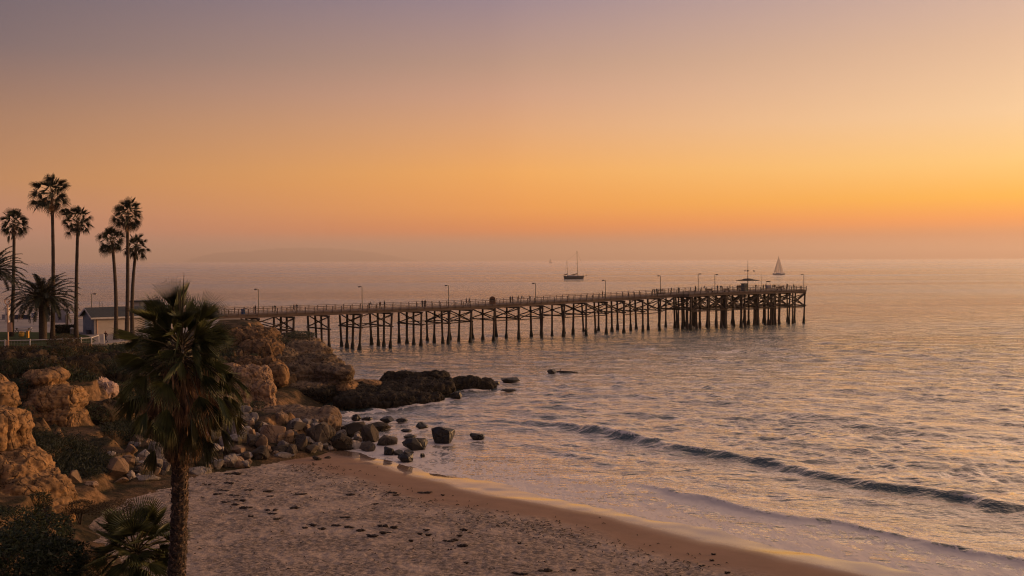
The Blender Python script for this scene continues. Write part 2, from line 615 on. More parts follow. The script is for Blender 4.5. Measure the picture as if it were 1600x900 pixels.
def beach_z(x, y):
    d = shore_d(x, y)
    wob = 0.05 * vnoise(p3(x, y) * np.array([0.12, 0.12, 1]), 3).reshape(d.shape)
    z = np.where(d > 0, 2.1 * (1 - np.exp(-np.maximum(d, 0) / 30.0)), np.maximum(0.055 * d, -4))
    lob = 0.075 * vnoise(p3(x, y) * np.array([0.21, 0.21, 1]), 13).reshape(d.shape) + 0.03 * vnoise(p3(x, y) * np.array([0.6, 0.6, 1]), 14).reshape(d.shape)
    return z + wob + lob * np.exp(-np.abs(d) / 6.0)


# bluff: control points, world (x, y, z)
BL = [(-90, 140, 7.4), (-70, 139, 7.3), (-60, 150, 7.3), (-55, 165, 7.3), (-48, 180, 7.3), (-52, 199, 7.3), (-80, 200, 7.3), (-120, 200, 7.4), (-130, 140, 8), (-100, 170, 7.3), (-70, 180, 7.3),
      (-48, 212, 1), (-60, 214, 0), (-90, 214, 0), (-130, 214, 0), (-60, 235, -4), (-110, 240, -4), (-40, 222, -4),
      (-43, 172, 7.0), (-36, 172, 1), (-31, 176, -3), (-40, 190, 2), (-34, 198, -4), (-44, 204, 0),
      (-36, 158, 6.0), (-31, 150, 4.5), (-26, 145, 1.0), (-22, 140, -2), (-20, 150, -4), (-24, 162, -4), (-25, 132, 0), (-20, 128, -3),
      (-140, 100, 10), (-140, 50, 14), (-110, 20, 17), (-60, 20, 17.5), (-30, 5, 17.5), (0, -5, 17.0), (20, -5, 16.5), (45, -5, 12), (50, 5, 7), (50, 15, 1), (46, 25, -2),
      (-2, 8, 15.2), (-15, 10, 15.2), (0, 15, 12.6), (0, 25, 8.6), (0, 35, 4.8), (-8, 40, 4.3), (-15, 48, 2.4), (-20, 55, 0.9), (-22, 62, 0.5), (-18, 60, -0.2), (-23, 68, 0.2), (-20, 72, -0.6),
      (10, 30, 6), (20, 30, 3.6), (20, 20, 8), (35, 15, 4), (35, 28, 0), (15, 42, 0.8), (0, 48, 1.3), (-2, 54, 0.2), (10, 50, -0.6), (-10, 56, -0.4),
      (-10, 30, 7.0), (-16, 32, 8.3), (-20, 36, 8.3), (-26, 42, 8.6), (-34, 48, 9.5), (-45, 60, 10), (-24, 50, 4.6), (-30, 58, 5.5),
      (-10, 64, -0.6), (-15, 72, -0.8), (0, 62, -2), (20, 50, -3), (-5, 80, -3), (-12, 92, -3), (-2, 100, -5),
      (-26.5, 72, 0.7), (-25, 78, 0.8), (-30, 66, 2.0), (-34, 72, 4.2), (-42, 74, 7.8), (-19, 82, -0.2), (-14, 100, -2), (-17, 110, -1.5), (-14, 116, -4), (-18, 119, -3)]
for px, py, D in [(0, 546, 133), (70, 548, 133), (145, 545, 136), (185, 541, 144), (230, 536, 150), (300, 528, 157), (350, 521, 161),
                  (0, 585, 106), (60, 600, 108), (20, 650, 90), (60, 690, 86), (100, 735, 79), (150, 753, 77.5), (190, 722, 84), (150, 650, 100), (200, 655, 104), (220, 600, 124),
                  (150, 585, 120), (100, 570, 126), (300, 562, 140), (300, 640, 114), (250, 700, 91), (350, 645, 108), (400, 640, 111), (450, 655, 108), (500, 668, 105),
                  (360, 600, 124), (400, 565, 138), (420, 605, 128), (330, 690, 94), (400, 690, 96), (460, 692, 97)]:
    p = at(px, py, D)
    BL.append((p.x, p.y, p.z))
for px, py, D in [(30, 645, 97), (140, 645, 97), (142, 612, 102), (90, 590, 103), (25, 612, 100), (170, 625, 106), (350, 605, 128), (345, 660, 108), (430, 625, 123), (300, 600, 126)]:
    p = at(px, py, D)
    BL.append((p.x, p.y, p.z))
BL = np.array(BL, float)
_P = BL[:, :2]
_K = np.sqrt(((_P[:, None] - _P[None]) ** 2).sum(-1) + 1.0)
_A = np.zeros((len(BL) + 1, len(BL) + 1))
_A[:-1, :-1] = _K
_A[:-1, -1] = 1
_A[-1, :-1] = 1
_W = np.linalg.solve(_A, np.append(BL[:, 2], 0))


def park_mask(x, y):
    return sstep(-47, -51, x) * sstep(135.0, 138.5, y) * sstep(204, 201, y)


def bluff_z(x, y, rough=True):
    x = np.asarray(x, float)
    y = np.asarray(y, float)
    xf, yf = x.ravel(), y.ravel()
    z = np.full(xf.shape, _W[-1])
    for i in range(len(BL)):
        z += _W[i] * np.sqrt((xf - _P[i, 0]) ** 2 + (yf - _P[i, 1]) ** 2 + 1.0)
    pm = park_mask(xf, yf)
    if rough:
        q = p3(xf, yf)
        n = 1.0 * fbm(q * 0.16, 4, 11) + 0.45 * fbm(q * 0.7, 4, 21)
        g = 1 - 2 * np.abs(fbm(q * np.array([0.20, 0.13, 1]), 4, 31, 0.55))
        z = z + (n + 1.25 * (g - 0.6) + 0.15) * (1 - pm) * sstep(0.6, 3.4, z)
        ph = 0.9 * fbm(q * 0.11, 3, 61)
        u = (z + 1.2 * ph) / 1.7
        fl = np.floor(u)
        ter = (fl + sstep(0.30, 0.62, u - fl)) * 1.7 - 1.2 * ph
        land = sstep(1.2, 2.6, z) * (1 - pm) * sstep(40, 60, yf)
        z = z + 0.85 * land * (ter - z)
    z = z * (1 - pm) + 7.3 * pm
    return z.reshape(x.shape)


_cache = {}


def ground(px, py, dmin=20, dmax=260):
    """where the view ray through a photo pixel meets the land or the sea"""
    r = ray(px, py)
    Ds = np.linspace(dmin, dmax, 900)
    x = r.x / r.y * Ds
    z = H + r.z / r.y * Ds
    g = np.maximum(np.maximum(bluff_z(x, Ds), beach_z(x, Ds)), 0.0)
    k = np.argmax(z <= g)
    if z[k] > g[k]:
        return on_z(px, py, 0.0)
    return Vector((x[k], Ds[k], g[k]))


def gz(x, y):
    return float(max(bluff_z(np.array([x]), np.array([y]))[0], beach_z(np.array([x]), np.array([y]))[0]))


# ------------------------------------------------------------------ beach
def build_beach():
    xs = np.concatenate([np.arange(-60, -32, 1.0), np.arange(-32, 34, 0.16), np.arange(34, 95, 1.0)])
    ys = np.concatenate([np.arange(-5, 50, 1.0), np.arange(50, 104, 0.16), np.arange(104, 135, 1.5)])
    X, Y = np.meshgrid(xs, ys)
    Z = beach_z(X, Y)
    d = shore_d(X, Y)
    q = p3(X, Y)
    wob = 1.2 * vnoise(q * 0.11, 5).reshape(X.shape) + 0.5 * vnoise(q * 0.5, 6).reshape(X.shape)
    dry = sstep(6.5, 10.0, d + 1.6 * wob)
    dimp = fbm(q * np.array([4.0, 3.0, 1]), 2, 41).reshape(X.shape)
    big = fbm(q * 0.35, 3, 44).reshape(X.shape)
    fine = (np.abs(vnoise(q * np.array([3.0, 2.0, 1]) + 2.0 * vnoise(q * 0.8, 9)[:, None], 45))).reshape(X.shape)
    Z = Z + dry * (0.055 * dimp + 0.06 * big - 0.045 * (0.5 - fine)) + (1 - dry) * 0.012 * big
    me = mesh_np('beach', p3(X, Y, Z), grid_quads(*X.shape))
    film = np.clip(sstep(4.4, 0.8, d + 0.5 * wob) + 0.25 * sstep(3.2, 2.8, d + 0.6 * wob), 0, 1)
    fattr(me, 'film', film)
    fattr(me, 'dry', dry)
    mt, t, b = new_mat('beach_sand')
    fa = N(t, 'ShaderNodeAttribute', attribute_name='film').outputs['Fac']
    da = N(t, 'ShaderNodeAttribute', attribute_name='dry').outputs['Fac']
    v = geo_pos(t)
    n = noise_n(t, v, 0.35, 6, 0.65)
    n2 = noise_n(t, v, 5.0, 4, 0.7)
    drycol = mixcol(t, maprange(t, n2, 0.35, 0.7), (0.305, 0.235, 0.19), (0.43, 0.33, 0.265))
    # trampled, speckled band of weed bits in the dry sand
    sp = noise_n(t, geo_pos(t, (1, 1.6, 1)), 3.2, 5, 0.75, 0.5)
    spm = math_node(t, 'MULTIPLY', maprange(t, sp, 0.40, 0.58), maprange(t, n, 0.34, 0.54))
    drycol = mixcol(t, math_node(t, 'MULTIPLY', spm, 0.9), drycol, (0.085, 0.066, 0.053))
    damp = mixcol(t, maprange(t, n, 0.3, 0.7), (0.22, 0.135, 0.09), (0.26, 0.16, 0.108))
    wetc = mixcol(t, fa, damp, (0.24, 0.155, 0.105))
    t.links.new(mixcol(t, da, wetc, drycol), b.inputs['Base Color'])
    t.links.new(maprange(t, math_node(t, 'SUBTRACT', 1.0, fa), 0, 1, 0.10, 0.75, 'LINEAR'), b.inputs['Roughness'])
    b.inputs['Specular IOR Level'].default_value = 0.1
    t.links.new(math_node(t, 'MULTIPLY', fa, 0.9), b.inputs['Coat Weight'])
    b.inputs['Coat Roughness'].default_value = 0.035
    b.inputs['Coat IOR'].default_value = 1.55
    vf = N(t, 'ShaderNodeTexVoronoi', feature='SMOOTH_F1')
    vf.inputs['Scale'].default_value = 2.6
    t.links.new(geo_pos(t, (1, 0.8, 1)), vf.inputs['Vector'])
    hv = math_node(t, 'ADD', noise_n(t, v, 7.0, 5, 0.7), math_node(t, 'MULTIPLY', vf.outputs[0], 0.7))
    h = math_node(t, 'MULTIPLY', hv, da)
    bump(t, b, h, 0.8, 0.09)
    tag(link('beach', me, mt), kind='structure')


build_beach()


# ------------------------------------------------------------------ bluff terrain
def build_bluff():
    xs = np.concatenate([np.arange(-145, -75, 1.5), np.arange(-75, -8, 0.24), np.arange(-8, 56, 1.0)])
    ys = np.concatenate([np.arange(-8, 20, 1.5), np.arange(20, 60, 0.6), np.arange(60, 175, 0.28), np.arange(175, 245, 1.2)])
    X, Y = np.meshgrid(xs, ys)
    Z = bluff_z(X, Y)
    me = mesh_np('bluff_terrain', p3(X, Y, Z), grid_quads(*X.shape))
    mt, t, b = new_mat('bluff_earth')
    g = N(t, 'ShaderNodeNewGeometry')
    sp = N(t, 'ShaderNodeSeparateXYZ')
    t.links.new(g.outputs['Normal'], sp.inputs[0])
    v = geo_pos(t)
    n = noise_n(t, v, 0.25, 6, 0.65, 0.5)
    n2 = noise_n(t, v, 2.0, 6, 0.7)
    soil = mixcol(t, maprange(t, n2, 0.35, 0.65), (0.052, 0.034, 0.021), (0.12, 0.074, 0.042))
    scrub = mixcol(t, maprange(t, n2, 0.4, 0.6), (0.014, 0.014, 0.008), (0.034, 0.027, 0.014))
    ston = mixcol(t, maprange(t, n2, 0.4, 0.6), (0.16, 0.092, 0.045), (0.28, 0.165, 0.08))
    c = mixcol(t, maprange(t, n, 0.42, 0.56), soil, scrub)
    steep = math_node(t, 'MULTIPLY', maprange(t, sp.outputs[2], 0.90, 0.68), maprange(t, n, 0.35, 0.6, 1.0, 0.35))
    c = mixcol(t, steep, c, ston)
    t.links.new(c, b.inputs['Base Color'])
    b.inputs['Roughness'].default_value = 0.95
    b.inputs['Specular IOR Level'].default_value = 0.1
    bump(t, b, noise_n(t, v, 1.6, 8, 0.7), 0.9, 0.35)
    tag(link('bluff_terrain', me, mt), kind='structure')


build_bluff()


# ------------------------------------------------------------------ sea
def build_sea():
    d = np.concatenate([np.linspace(560, 300, 320, endpoint=False), np.linspace(300, 60, 640, endpoint=False), np.linspace(60, 12, 100, endpoint=False), np.geomspace(12, 0.40, 40)])
    r = H * 1024.0 / d
    th = np.radians(np.linspace(-42, 44, 1150))
    Rg, T = np.meshgrid(r, th, indexing='ij')
    X = Rg * np.sin(T)
    Y = Rg * np.cos(T)
    dr = np.gradient(r)[:, None] * np.ones_like(T)
    lat = Rg * (th[1] - th[0])
    sp = np.maximum(dr * 1.1, lat)
    sd_ = -shore_d(X, Y)
    rs = np.random.RandomState(4)
    Z = np.zeros_like(X)
    main = math.atan2(-0.80, -0.60)
    q = p3(X, Y)
    mod = 0.75 + 0.55 * fbm(q * 0.03, 3, 51).reshape(X.shape)
    mod2 = 0.8 + 0.6 * fbm(q * 0.11, 3, 57).reshape(X.shape)
    wx = 1.2 * vnoise(q * 0.05, 61).reshape(X.shape)
    wy = 1.2 * vnoise(q * 0.05, 62).reshape(X.shape)
    lam = np.geomspace(0.8, 34, 64)
    for L in lam:
        k = 2 * math.pi / L
        a = (0.0112 * L) * (1.0 if L < 4.5 else (4.5 / L) ** 1.15)
        spread = 0.75 if L < 4 else 0.42
        ang = main + rs.normal(0, spread)
        fade = sstep(2.2, 3.6, L / sp)
        ph = rs.uniform(0, 6.28)
        arg = k * ((X + wx) * math.cos(ang) + (Y + wy) * math.sin(ang)) + ph
        s_ = np.sin(arg)
        crest = 2 * (1 - np.abs(np.sin(arg / 2))) - 0.75
        Z += fade * a * 0.85 * (mod if L > 4 else mod2) * (0.45 * s_ + 0.7 * crest)
    calm = sstep(-0.5, 26, sd_)
    Z *= (0.14 + 0.86 * calm)
    # shelter behind the reef and pier is a little calmer; shore breaks run along the beach
    al = (X - 0.0) * 0.68 - (Y - 100) * 0.73
    wob = 2.2 * vnoise(p3(al * 0.035, al * 0), 71).reshape(X.shape) + 0.8 * vnoise(p3(al * 0.16, al * 0), 72).reshape(X.shape) + 0.35 * vnoise(q * 0.4, 75).reshape(X.shape)

    def breaker(off, height, front, back, a0, a1, seed):
        u = sd_ - (off + wob)
        prof = np.where(u < 0, np.exp(-(u / front) ** 2), np.exp(-(u / back) ** 2))
        e = sstep(a0, a0 + 14, al) * sstep(a1 + 18, a1, al)
        e = e * (0.85 + 0.28 * vnoise(p3(al * 0.09, al * 0), seed).reshape(X.shape))
        return height * prof * e, u, e

    b1, u1, e1 = breaker(24.0 - 3.0 * sstep(8, 45, al), 0.85, 0.9, 2.4, -21, 120, 81)
    b2, u2, e2 = breaker(8.0, 0.34, 0.5, 1.5, 14, 60, 82)
    b3, u3, e3 = breaker(13.5, 0.13, 0.7, 1.6, -20, 20, 83)
    b4, u4, e4 = breaker(52.0, 0.30, 1.4, 3.5, -30, 10, 84)
    Z += b1 + b2 + b3 + b4
    swash = 0.10 * sstep(3, -2, sd_)
    Z += swash * 0.4
    # foam
    fo = 0.42 * sstep(18, 1, sd_) * sstep(-12, 4, al + 20)
    fw = 0.9 * vnoise(q * 0.22, 94).reshape(X.shape) + 0.35 * vnoise(q * 0.9, 95).reshape(X.shape)
    for o_, w_, k_ in ((0.35, 0.24, 0.75), (2.6, 0.28, 0.5), (5.4, 0.4, 0.42), (9.5, 0.6, 0.34), (14.0, 0.7, 0.28)):
        br_ = 0.45 + 0.55 * sstep(-0.3, 0.5, vnoise(q * 0.13 + o_ * 7, 96).reshape(X.shape))
        fo += k_ * br_ * np.exp(-np.abs((sd_ - o_ - 0.25 * wob - (0.35 + 0.12 * o_) * fw) / w_))
    fo += 0.40 * sstep(9, 1.0, sd_) * (0.5 + 0.5 * vnoise(q * np.array([0.25, 0.25, 1]), 92).reshape(X.shape))
    fo += 0.8 * e2 * np.exp(-((u2 + 0.7) / 0.6) ** 2)
    fo += 0.55 * e1 * np.exp(-((u1 + 0.25) / 0.35) ** 2) * sstep(0.05, 0.5, vnoise(p3(al * 0.3, al * 0), 93).reshape(X.shape))
    for (rx, ry, rr) in FOAM_ROCKS:
        dd = np.sqrt((X - rx) ** 2 + (Y - ry) ** 2)
        fo += 0.75 * sstep(rr + 1.6, rr * 0.8, dd)
    me = mesh_np('sea', p3(X, Y, Z), grid_quads(*X.shape))
    fattr(me, 'foam', np.clip(fo, 0, 1.3))
    mt, t, b = new_mat('sea_water')
    v = geo_pos(t, (1, 1, 1))
    cg = N(t, 'ShaderNodeCameraData')
    dist = N(t, 'ShaderNodeVectorMath', operation='LENGTH')
    t.links.new(v, dist.inputs[0])
    rot = (0, 0, R_(-38))
    va = geo_pos(t, (1.0, 0.45, 1), (0, 0, R_(37)))
    h1 = noise_n(t, va, 1.5, 5, 0.62)
    h2r = noise_n(t, geo_pos(t, (0.42, 1.0, 1), (0, 0, R_(12))), 0.30, 5, 0.62, 0.35)
    h2 = math_node(t, 'POWER', math_node(t, 'SUBTRACT', 1.0, math_node(t, 'ABSOLUTE', math_node(t, 'SUBTRACT', math_node(t, 'MULTIPLY', h2r, 2.0), 1.0))), 1.6)
    h3 = noise_n(t, geo_pos(t, (0.25, 1.0, 1), (0, 0, R_(8))), 0.03, 4, 0.6)
    far = maprange(t, dist.outputs['Value'], 70, 260, 0.25, 1.0)
    vfar = maprange(t, dist.outputs['Value'], 500, 2500)
    p0_ = bump(t, None, noise_n(t, va, 4.0, 4, 0.6), 0.5, 0.03)
    p1 = bump(t, None, h1, 0.6, 0.12, p0_)
    hh = math_node(t, 'MULTIPLY', h2, far)
    p2 = bump(t, None, hh, 0.8, 1.1, p1)
    hh3 = math_node(t, 'MULTIPLY', h3, vfar)
    p3_ = bump(t, None, hh3, 0.7, 6.0, p2)
    t.links.new(p3_, b.inputs['Normal'])
    b.inputs['Base Color'].default_value = (0.010, 0.044, 0.036, 1)
    b.inputs['Specular IOR Level'].default_value = 0.0
    b.inputs['Roughness'].default_value = 0.6
    gl = N(t, 'ShaderNodeBsdfGlossy')
    gl.inputs['Color'].default_value = (1.0, 0.935, 0.875, 1)
    t.links.new(p3_, gl.inputs['Normal'])
    fr = N(t, 'ShaderNodeFresnel')
    fr.inputs['IOR'].default_value = 1.38
    t.links.new(p3_, fr.inputs['Normal'])
    wmx = N(t, 'ShaderNodeMixShader')
    t.links.new(math_node(t, 'MULTIPLY', fr.outputs[0], 3.1, clamp=True), wmx.inputs[0])
    t.links.new(b.outputs[0], wmx.inputs[1])
    t.links.new(gl.outputs[0], wmx.inputs[2])
    # wind lanes: smoother and rougher streaks far out
    st = noise_n(t, geo_pos(t, (0.0012, 0.010, 1), (0, 0, R_(-3))), 1.0, 4, 0.6, 0.6)
    t.links.new(math_node(t, 'ADD', math_node(t, 'ADD', maprange(t, st, 0.36, 0.62, 0.03, 0.20), math_node(t, 'MULTIPLY', maprange(t, noise_n(t, geo_pos(t, (0.004, 0.028, 1), (0, 0, R_(4))), 1.0, 5, 0.65), 0.4, 0.65, 0, 0.15), vfar)), math_node(t, 'MULTIPLY', far, 0.05)), gl.inputs['Roughness'])
    # foam
    fa = N(t, 'ShaderNodeAttribute', attribute_name='foam').outputs['Fac']
    fn = noise_n(t, geo_pos(t, (1.3, 0.55, 1), (0, 0, R_(42))), 1.1, 7, 0.72, 0.8)
    fl = noise_n(t, geo_pos(t, (0.7, 0.25, 1), (0, 0, R_(42))), 0.35, 4, 0.6)
    wv = N(t, 'ShaderNodeVectorMath', operation='MULTIPLY_ADD')
    nz = N(t, 'ShaderNodeTexNoise')
    nz.inputs['Scale'].default_value = 0.9
    nz.inputs['Detail'].default_value = 3.0
    t.links.new(v, nz.inputs['Vector'])
    t.links.new(nz.outputs[1], wv.inputs[0])
    wv.inputs[1].default_value = (1.6, 1.6, 0)
    t.links.new(geo_pos(t, (1.0, 0.55, 0), (0, 0, R_(42))), wv.inputs[2])
    vo = N(t, 'ShaderNodeTexVoronoi', feature='DISTANCE_TO_EDGE')
    vo.inputs['Scale'].default_value = 1.1
    t.links.new(wv.outputs[0], vo.inputs['Vector'])
    lace = maprange(t, vo.outputs[0], 0.0, 0.16, 1.0, 0.0)
    fs = math_node(t, 'ADD', math_node(t, 'ADD', fa, math_node(t, 'MULTIPLY', fn, 0.75)), math_node(t, 'ADD', math_node(t, 'MULTIPLY', fl, 0.45), math_node(t, 'MULTIPLY', lace, 0.42)))
    fm = maprange(t, fs, 1.12, 1.48)
    fb = N(t, 'ShaderNodeBsdfPrincipled')
    fb.inputs['Base Color'].default_value = (0.66, 0.57, 0.51, 1)
    fb.inputs['Roughness'].default_value = 0.6
    t.links.new(p1, fb.inputs['Normal'])
    mx = N(t, 'ShaderNodeMixShader')
    t.links.new(math_node(t, 'MULTIPLY', fm, 0.85), mx.inputs[0])
    t.links.new(wmx.outputs[0], mx.inputs[1])
    t.links.new(fb.outputs[0], mx.inputs[2])
    t.links.new(mx.outputs[0], t.nodes['Material Output'].inputs['Surface'])
    tag(link('sea', me, mt), kind='structure')


# ------------------------------------------------------------------ island and haze
def build_island():
    mb = MB()
    D = 40000.0
    prof = [(285, 410), (300, 406), (318, 400), (340, 396), (368, 394), (385, 395), (402, 392), (430, 389.5), (462, 388), (495, 388.5), (530, 390), (560, 392.5), (590, 396), (615, 401), (640, 406), (655, 410)]
    pts = []
    for i in range(61):
        px = 285 + (650 - 285) * i / 60
        py = np.interp(px, [p[0] for p in prof], [p[1] for p in prof])
        p = at(px, py - 1.0 + 0.9 * math.sin(i * 1.7) * math.sin(i * .6) + 0.5 * math.sin(i * 3.1), D)
        pts.append(p)
    rows = [(-1800, 0.0), (-900, 0.45), (0, 1.0), (900, 0.75), (2200, 0.0)]
    vs, fs = [], []
    for dy, k in rows:
        for p in pts:
            vs.append((p.x * (1 + dy / D), p.y + dy, -1 + (p.z + 1) * k))
    n = len(pts)
    for j in range(len(rows) - 1):
        for i in range(n - 1):
            fs.append((j * n + i, j * n + i + 1, (j + 1) * n + i + 1, (j + 1) * n + i))
    mb.add(vs, fs)
    o = mb.build('island_hills', simple('hazed_island', (0.50, 0.37, 0.31), None, 0.004, 0.95, 0), smooth=True)  # base colour paled to carry part of the distance haze
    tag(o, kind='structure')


build_island()


def build_haze():
    mb = MB()
    z0, z1 = -7.0, HAZE_TOP
    x0, x1, y0, y1 = -42000, 42000, -2000, 52000
    mb.box(((x0 + x1) / 2, (y0 + y1) / 2, (z0 + z1) / 2), (x1 - x0, y1 - y0, z1 - z0))
    mt = bpy.data.materials.new('haze_air')
    mt.use_nodes = True
    t = mt.node_tree
    t.nodes.remove(t.nodes['Principled BSDF'])
    pv = N(t, 'ShaderNodeVolumePrincipled')
    pv.inputs['Color'].default_value = (0.96, 0.85, 0.78, 1)
    pv.inputs['Density'].default_value = HAZE_DENS
    pv.inputs['Anisotropy'].default_value = 0.30
    t.links.new(pv.outputs[0], t.nodes['Material Output'].inputs['Volume'])
    o = mb.build('haze', mt)
    tag(o, kind='stuff')


build_haze()


# ------------------------------------------------------------------ rocks
def ico(sub):
    bm = bmesh.new()
    bmesh.ops.create_icosphere(bm, subdivisions=sub, radius=1.0)
    v = np.array([x.co[:] for x in bm.verts])
    f = np.array([[y.index for y in x.verts] for x in bm.faces])
    bm.free()
    return v / np.linalg.norm(v, axis=1)[:, None], f


_ICO = {k: ico(k) for k in (2, 3, 4, 5)}


def rock_mesh(seed, sub=4, planes=12, p=16, rough=0.05, name='boulder'):
    """an angular broken stone: hull of scattered corners, edges worn, faces roughened"""
    rs = np.random.RandomState(seed)
    bm = bmesh.new()
    pts = rs.normal(size=(planes + 8, 3))
    pts /= np.linalg.norm(pts, axis=1)[:, None]
    pw = rs.uniform(2.6, 5.0)
    sc = (np.abs(pts) ** pw).sum(1) ** (-1.0 / pw)
    for q in pts * sc[:, None] * rs.uniform(0.82, 1.0, (len(pts), 1)):
        bm.verts.new(q)
    r_ = bmesh.ops.convex_hull(bm, input=bm.verts)
    dead = [g for g in set(r_['geom_interior'] + r_['geom_unused']) if isinstance(g, bmesh.types.BMVert)]
    bmesh.ops.delete(bm, geom=dead, context='VERTS')
    bmesh.ops.dissolve_limit(bm, angle_limit=0.30, verts=bm.verts[:], edges=bm.edges[:])
    bmesh.ops.bevel(bm, geom=bm.edges[:], offset=rs.uniform(0.05, 0.12), offset_type='OFFSET', segments=2, profile=0.6, affect='EDGES', clamp_overlap=True)
    bmesh.ops.triangulate(bm, faces=bm.faces[:])
    for it in range(2):
        long_ = [e for e in bm.edges if e.calc_length() > 0.16]
        if long_:
            bmesh.ops.subdivide_edges(bm, edges=long_, cuts=1, use_grid_fill=False)
            bmesh.ops.triangulate(bm, faces=[f for f in bm.faces if len(f.verts) > 3])
    bmesh.ops.remove_doubles(bm, verts=bm.verts[:], dist=1e-4)
    v = np.array([x.co[:] for x in bm.verts])
    r = 1 + rough * 1.2 * fbm(v * 2.0 + seed, 4, seed) + rough * 0.6 * fbm(v * 6 + seed, 3, seed + 3)
    for x, k in zip(bm.verts, r):
        x.co *= k
    me = bpy.data.meshes.new(name)
    bm.to_mesh(me)
    bm.free()
    me.polygons.foreach_set('use_smooth', [True] * len(me.polygons))
    try:
        me.set_sharp_from_angle(angle=R_(24))
    except Exception:
        pass
    me.update()
    return me


def mass(name, blobs, mat, voxel, amp=0.35, strata=0.18, pits=0.1, seed=0, origin=None, label=None, cat=None, group=None, kind=None, flat=None):
    """one continuous rock body from overlapping lobes (x, y, z, rx, ry, rz[, yaw[, power]]), voxel-merged and weathered"""
    v0, f0 = _ICO[4]
    allv, allf, b = [], [], 0
    for bl in blobs:
        cx, cy, cz, rx, ry, rz = bl[:6]
        yaw = bl[6] if len(bl) > 6 else 0.0
        pw = bl[7] if len(bl) > 7 else 2.6
        s = (np.abs(v0) ** pw).sum(1) ** (-1.0 / pw)
        q = v0 * s[:, None] * np.array([rx, ry, rz])
        c_, s_ = math.cos(yaw), math.sin(yaw)
        q = np.stack([q[:, 0] * c_ - q[:, 1] * s_, q[:, 0] * s_ + q[:, 1] * c_, q[:, 2]], 1) + np.array([cx, cy, cz])
        allv.append(q)
        allf.append(f0 + b)
        b += len(v0)
    me = mesh_np('tmp', np.concatenate(allv), np.concatenate(allf))
    tmp = bpy.data.objects.new('tmp', me)
    COL.objects.link(tmp)
    md = tmp.modifiers.new('r', 'REMESH')
    md.mode = 'VOXEL'
    md.voxel_size = voxel
    dg = bpy.context.evaluated_depsgraph_get()
    dg.update()
    me2 = bpy.data.meshes.new_from_object(tmp.evaluated_get(dg))
    bpy.data.objects.remove(tmp)
    bpy.data.meshes.remove(me)
    nv = len(me2.vertices)
    co = np.zeros(nv * 3)
    me2.vertices.foreach_get('co', co)
    co = co.reshape(-1, 3)
    no = np.zeros(nv * 3)
    me2.vertices.foreach_get('normal', no)
    no = no.reshape(-1, 3)
    wp = co + 0.35 * np.stack([vnoise(co * 0.8, seed + 31), vnoise(co * 0.8 + 9, seed + 32), 0.4 * vnoise(co * 0.8 + 19, seed + 33)], 1)
    big = fbm(co * 0.42, 4, seed + 1)
    mid = fbm(wp * 1.3, 5, seed + 5, 0.62)
    sl = fbm(wp * np.array([0.10, 0.10, 1.0]) + 0.2 * big[:, None], 3, seed + 9, 0.6)
    st = sstep(-0.22, 0.10, sl) + 0.5 * sstep(0.12, 0.3, sl) - 0.7
    rid = (1 - np.abs(fbm(wp * np.array([0.85, 0.85, 0.38]), 5, seed + 13, 0.6)) * 2.4)
    crk = np.exp(-(fbm(wp * np.array([0.55, 0.55, 0.10]), 2, seed + 21) / 0.03) ** 2)
    fine = fbm(co * 4.5, 4, seed + 41, 0.65)
    pit = sstep(0.12, 0.4, fbm(co * 1.3, 3, seed + 17))
    hor = np.sqrt(np.clip(1 - no[:, 2] ** 2, 0, 1))
    disp = amp * (1.15 * big + 0.5 * mid + 0.8 * rid) + strata * 1.7 * st * (0.2 + 0.8 * hor) - pits * pit - 0.22 * amp / 0.25 * crk * 0.7 + 0.035 * amp / 0.25 * fine
    hd = no.copy()
    co = co + hd * disp[:, None]
    o = Vector(origin) if origin is not None else Vector(co.mean(0))
    me2.vertices.foreach_set('co', (co - np.array(o)).astype(np.float32).ravel())
    me2.polygons.foreach_set('use_smooth', [True] * len(me2.polygons))
    me2.materials.clear()
    me2.name = name
    me2.update()
    ob = link(name, me2, mat, None, o)
    tag(ob, label, cat, group, kind)
    return ob


def blob(px, py, D, rx, ry, rz, yaw=0.0, pw=2.6):
    """lobe centred on a photo pixel at depth D; radii in metres"""
    p = at(px, py, D)
    return (p.x, p.y, p.z, rx, ry, rz, yaw, pw)


# near left spur
mass('sandstone_outcrop', [blob(-6, 676, 68, 1.75, 2.4, 1.45, 0, 3.2), blob(-40, 720, 69, 3.2, 3.6, 3.0, 0, 3.2), blob(4, 752, 67, 2.75, 3.0, 2.0, 0.2, 3.2), blob(30, 785, 66, 2.7, 2.8, 1.9, -0.2, 3.2),
                           blob(62, 810, 65.5, 1.75, 2.0, 1.4, 0, 3.0), blob(-20, 820, 65, 4, 3, 2.6), blob(40, 850, 65, 3.2, 3, 1.6)],
     M['sandstone'], 0.09, 0.32, 0.08, 0.15, 3, label='nearest orange sandstone spur bulging above the dark bushes at lower left', cat='rock', group='sandstone outcrops of the bluff')
mass('sandstone_outcrop', [blob(2, 622, 84, 1.2, 1.6, 1.35), blob(-18, 640, 84, 1.9, 2.2, 3.0)], M['sandstone'], 0.12, 0.22, 0.1, 0.12, 8,
     label='small orange sandstone knob cut by the left picture edge', cat='rock', group='sandstone outcrops of the bluff')
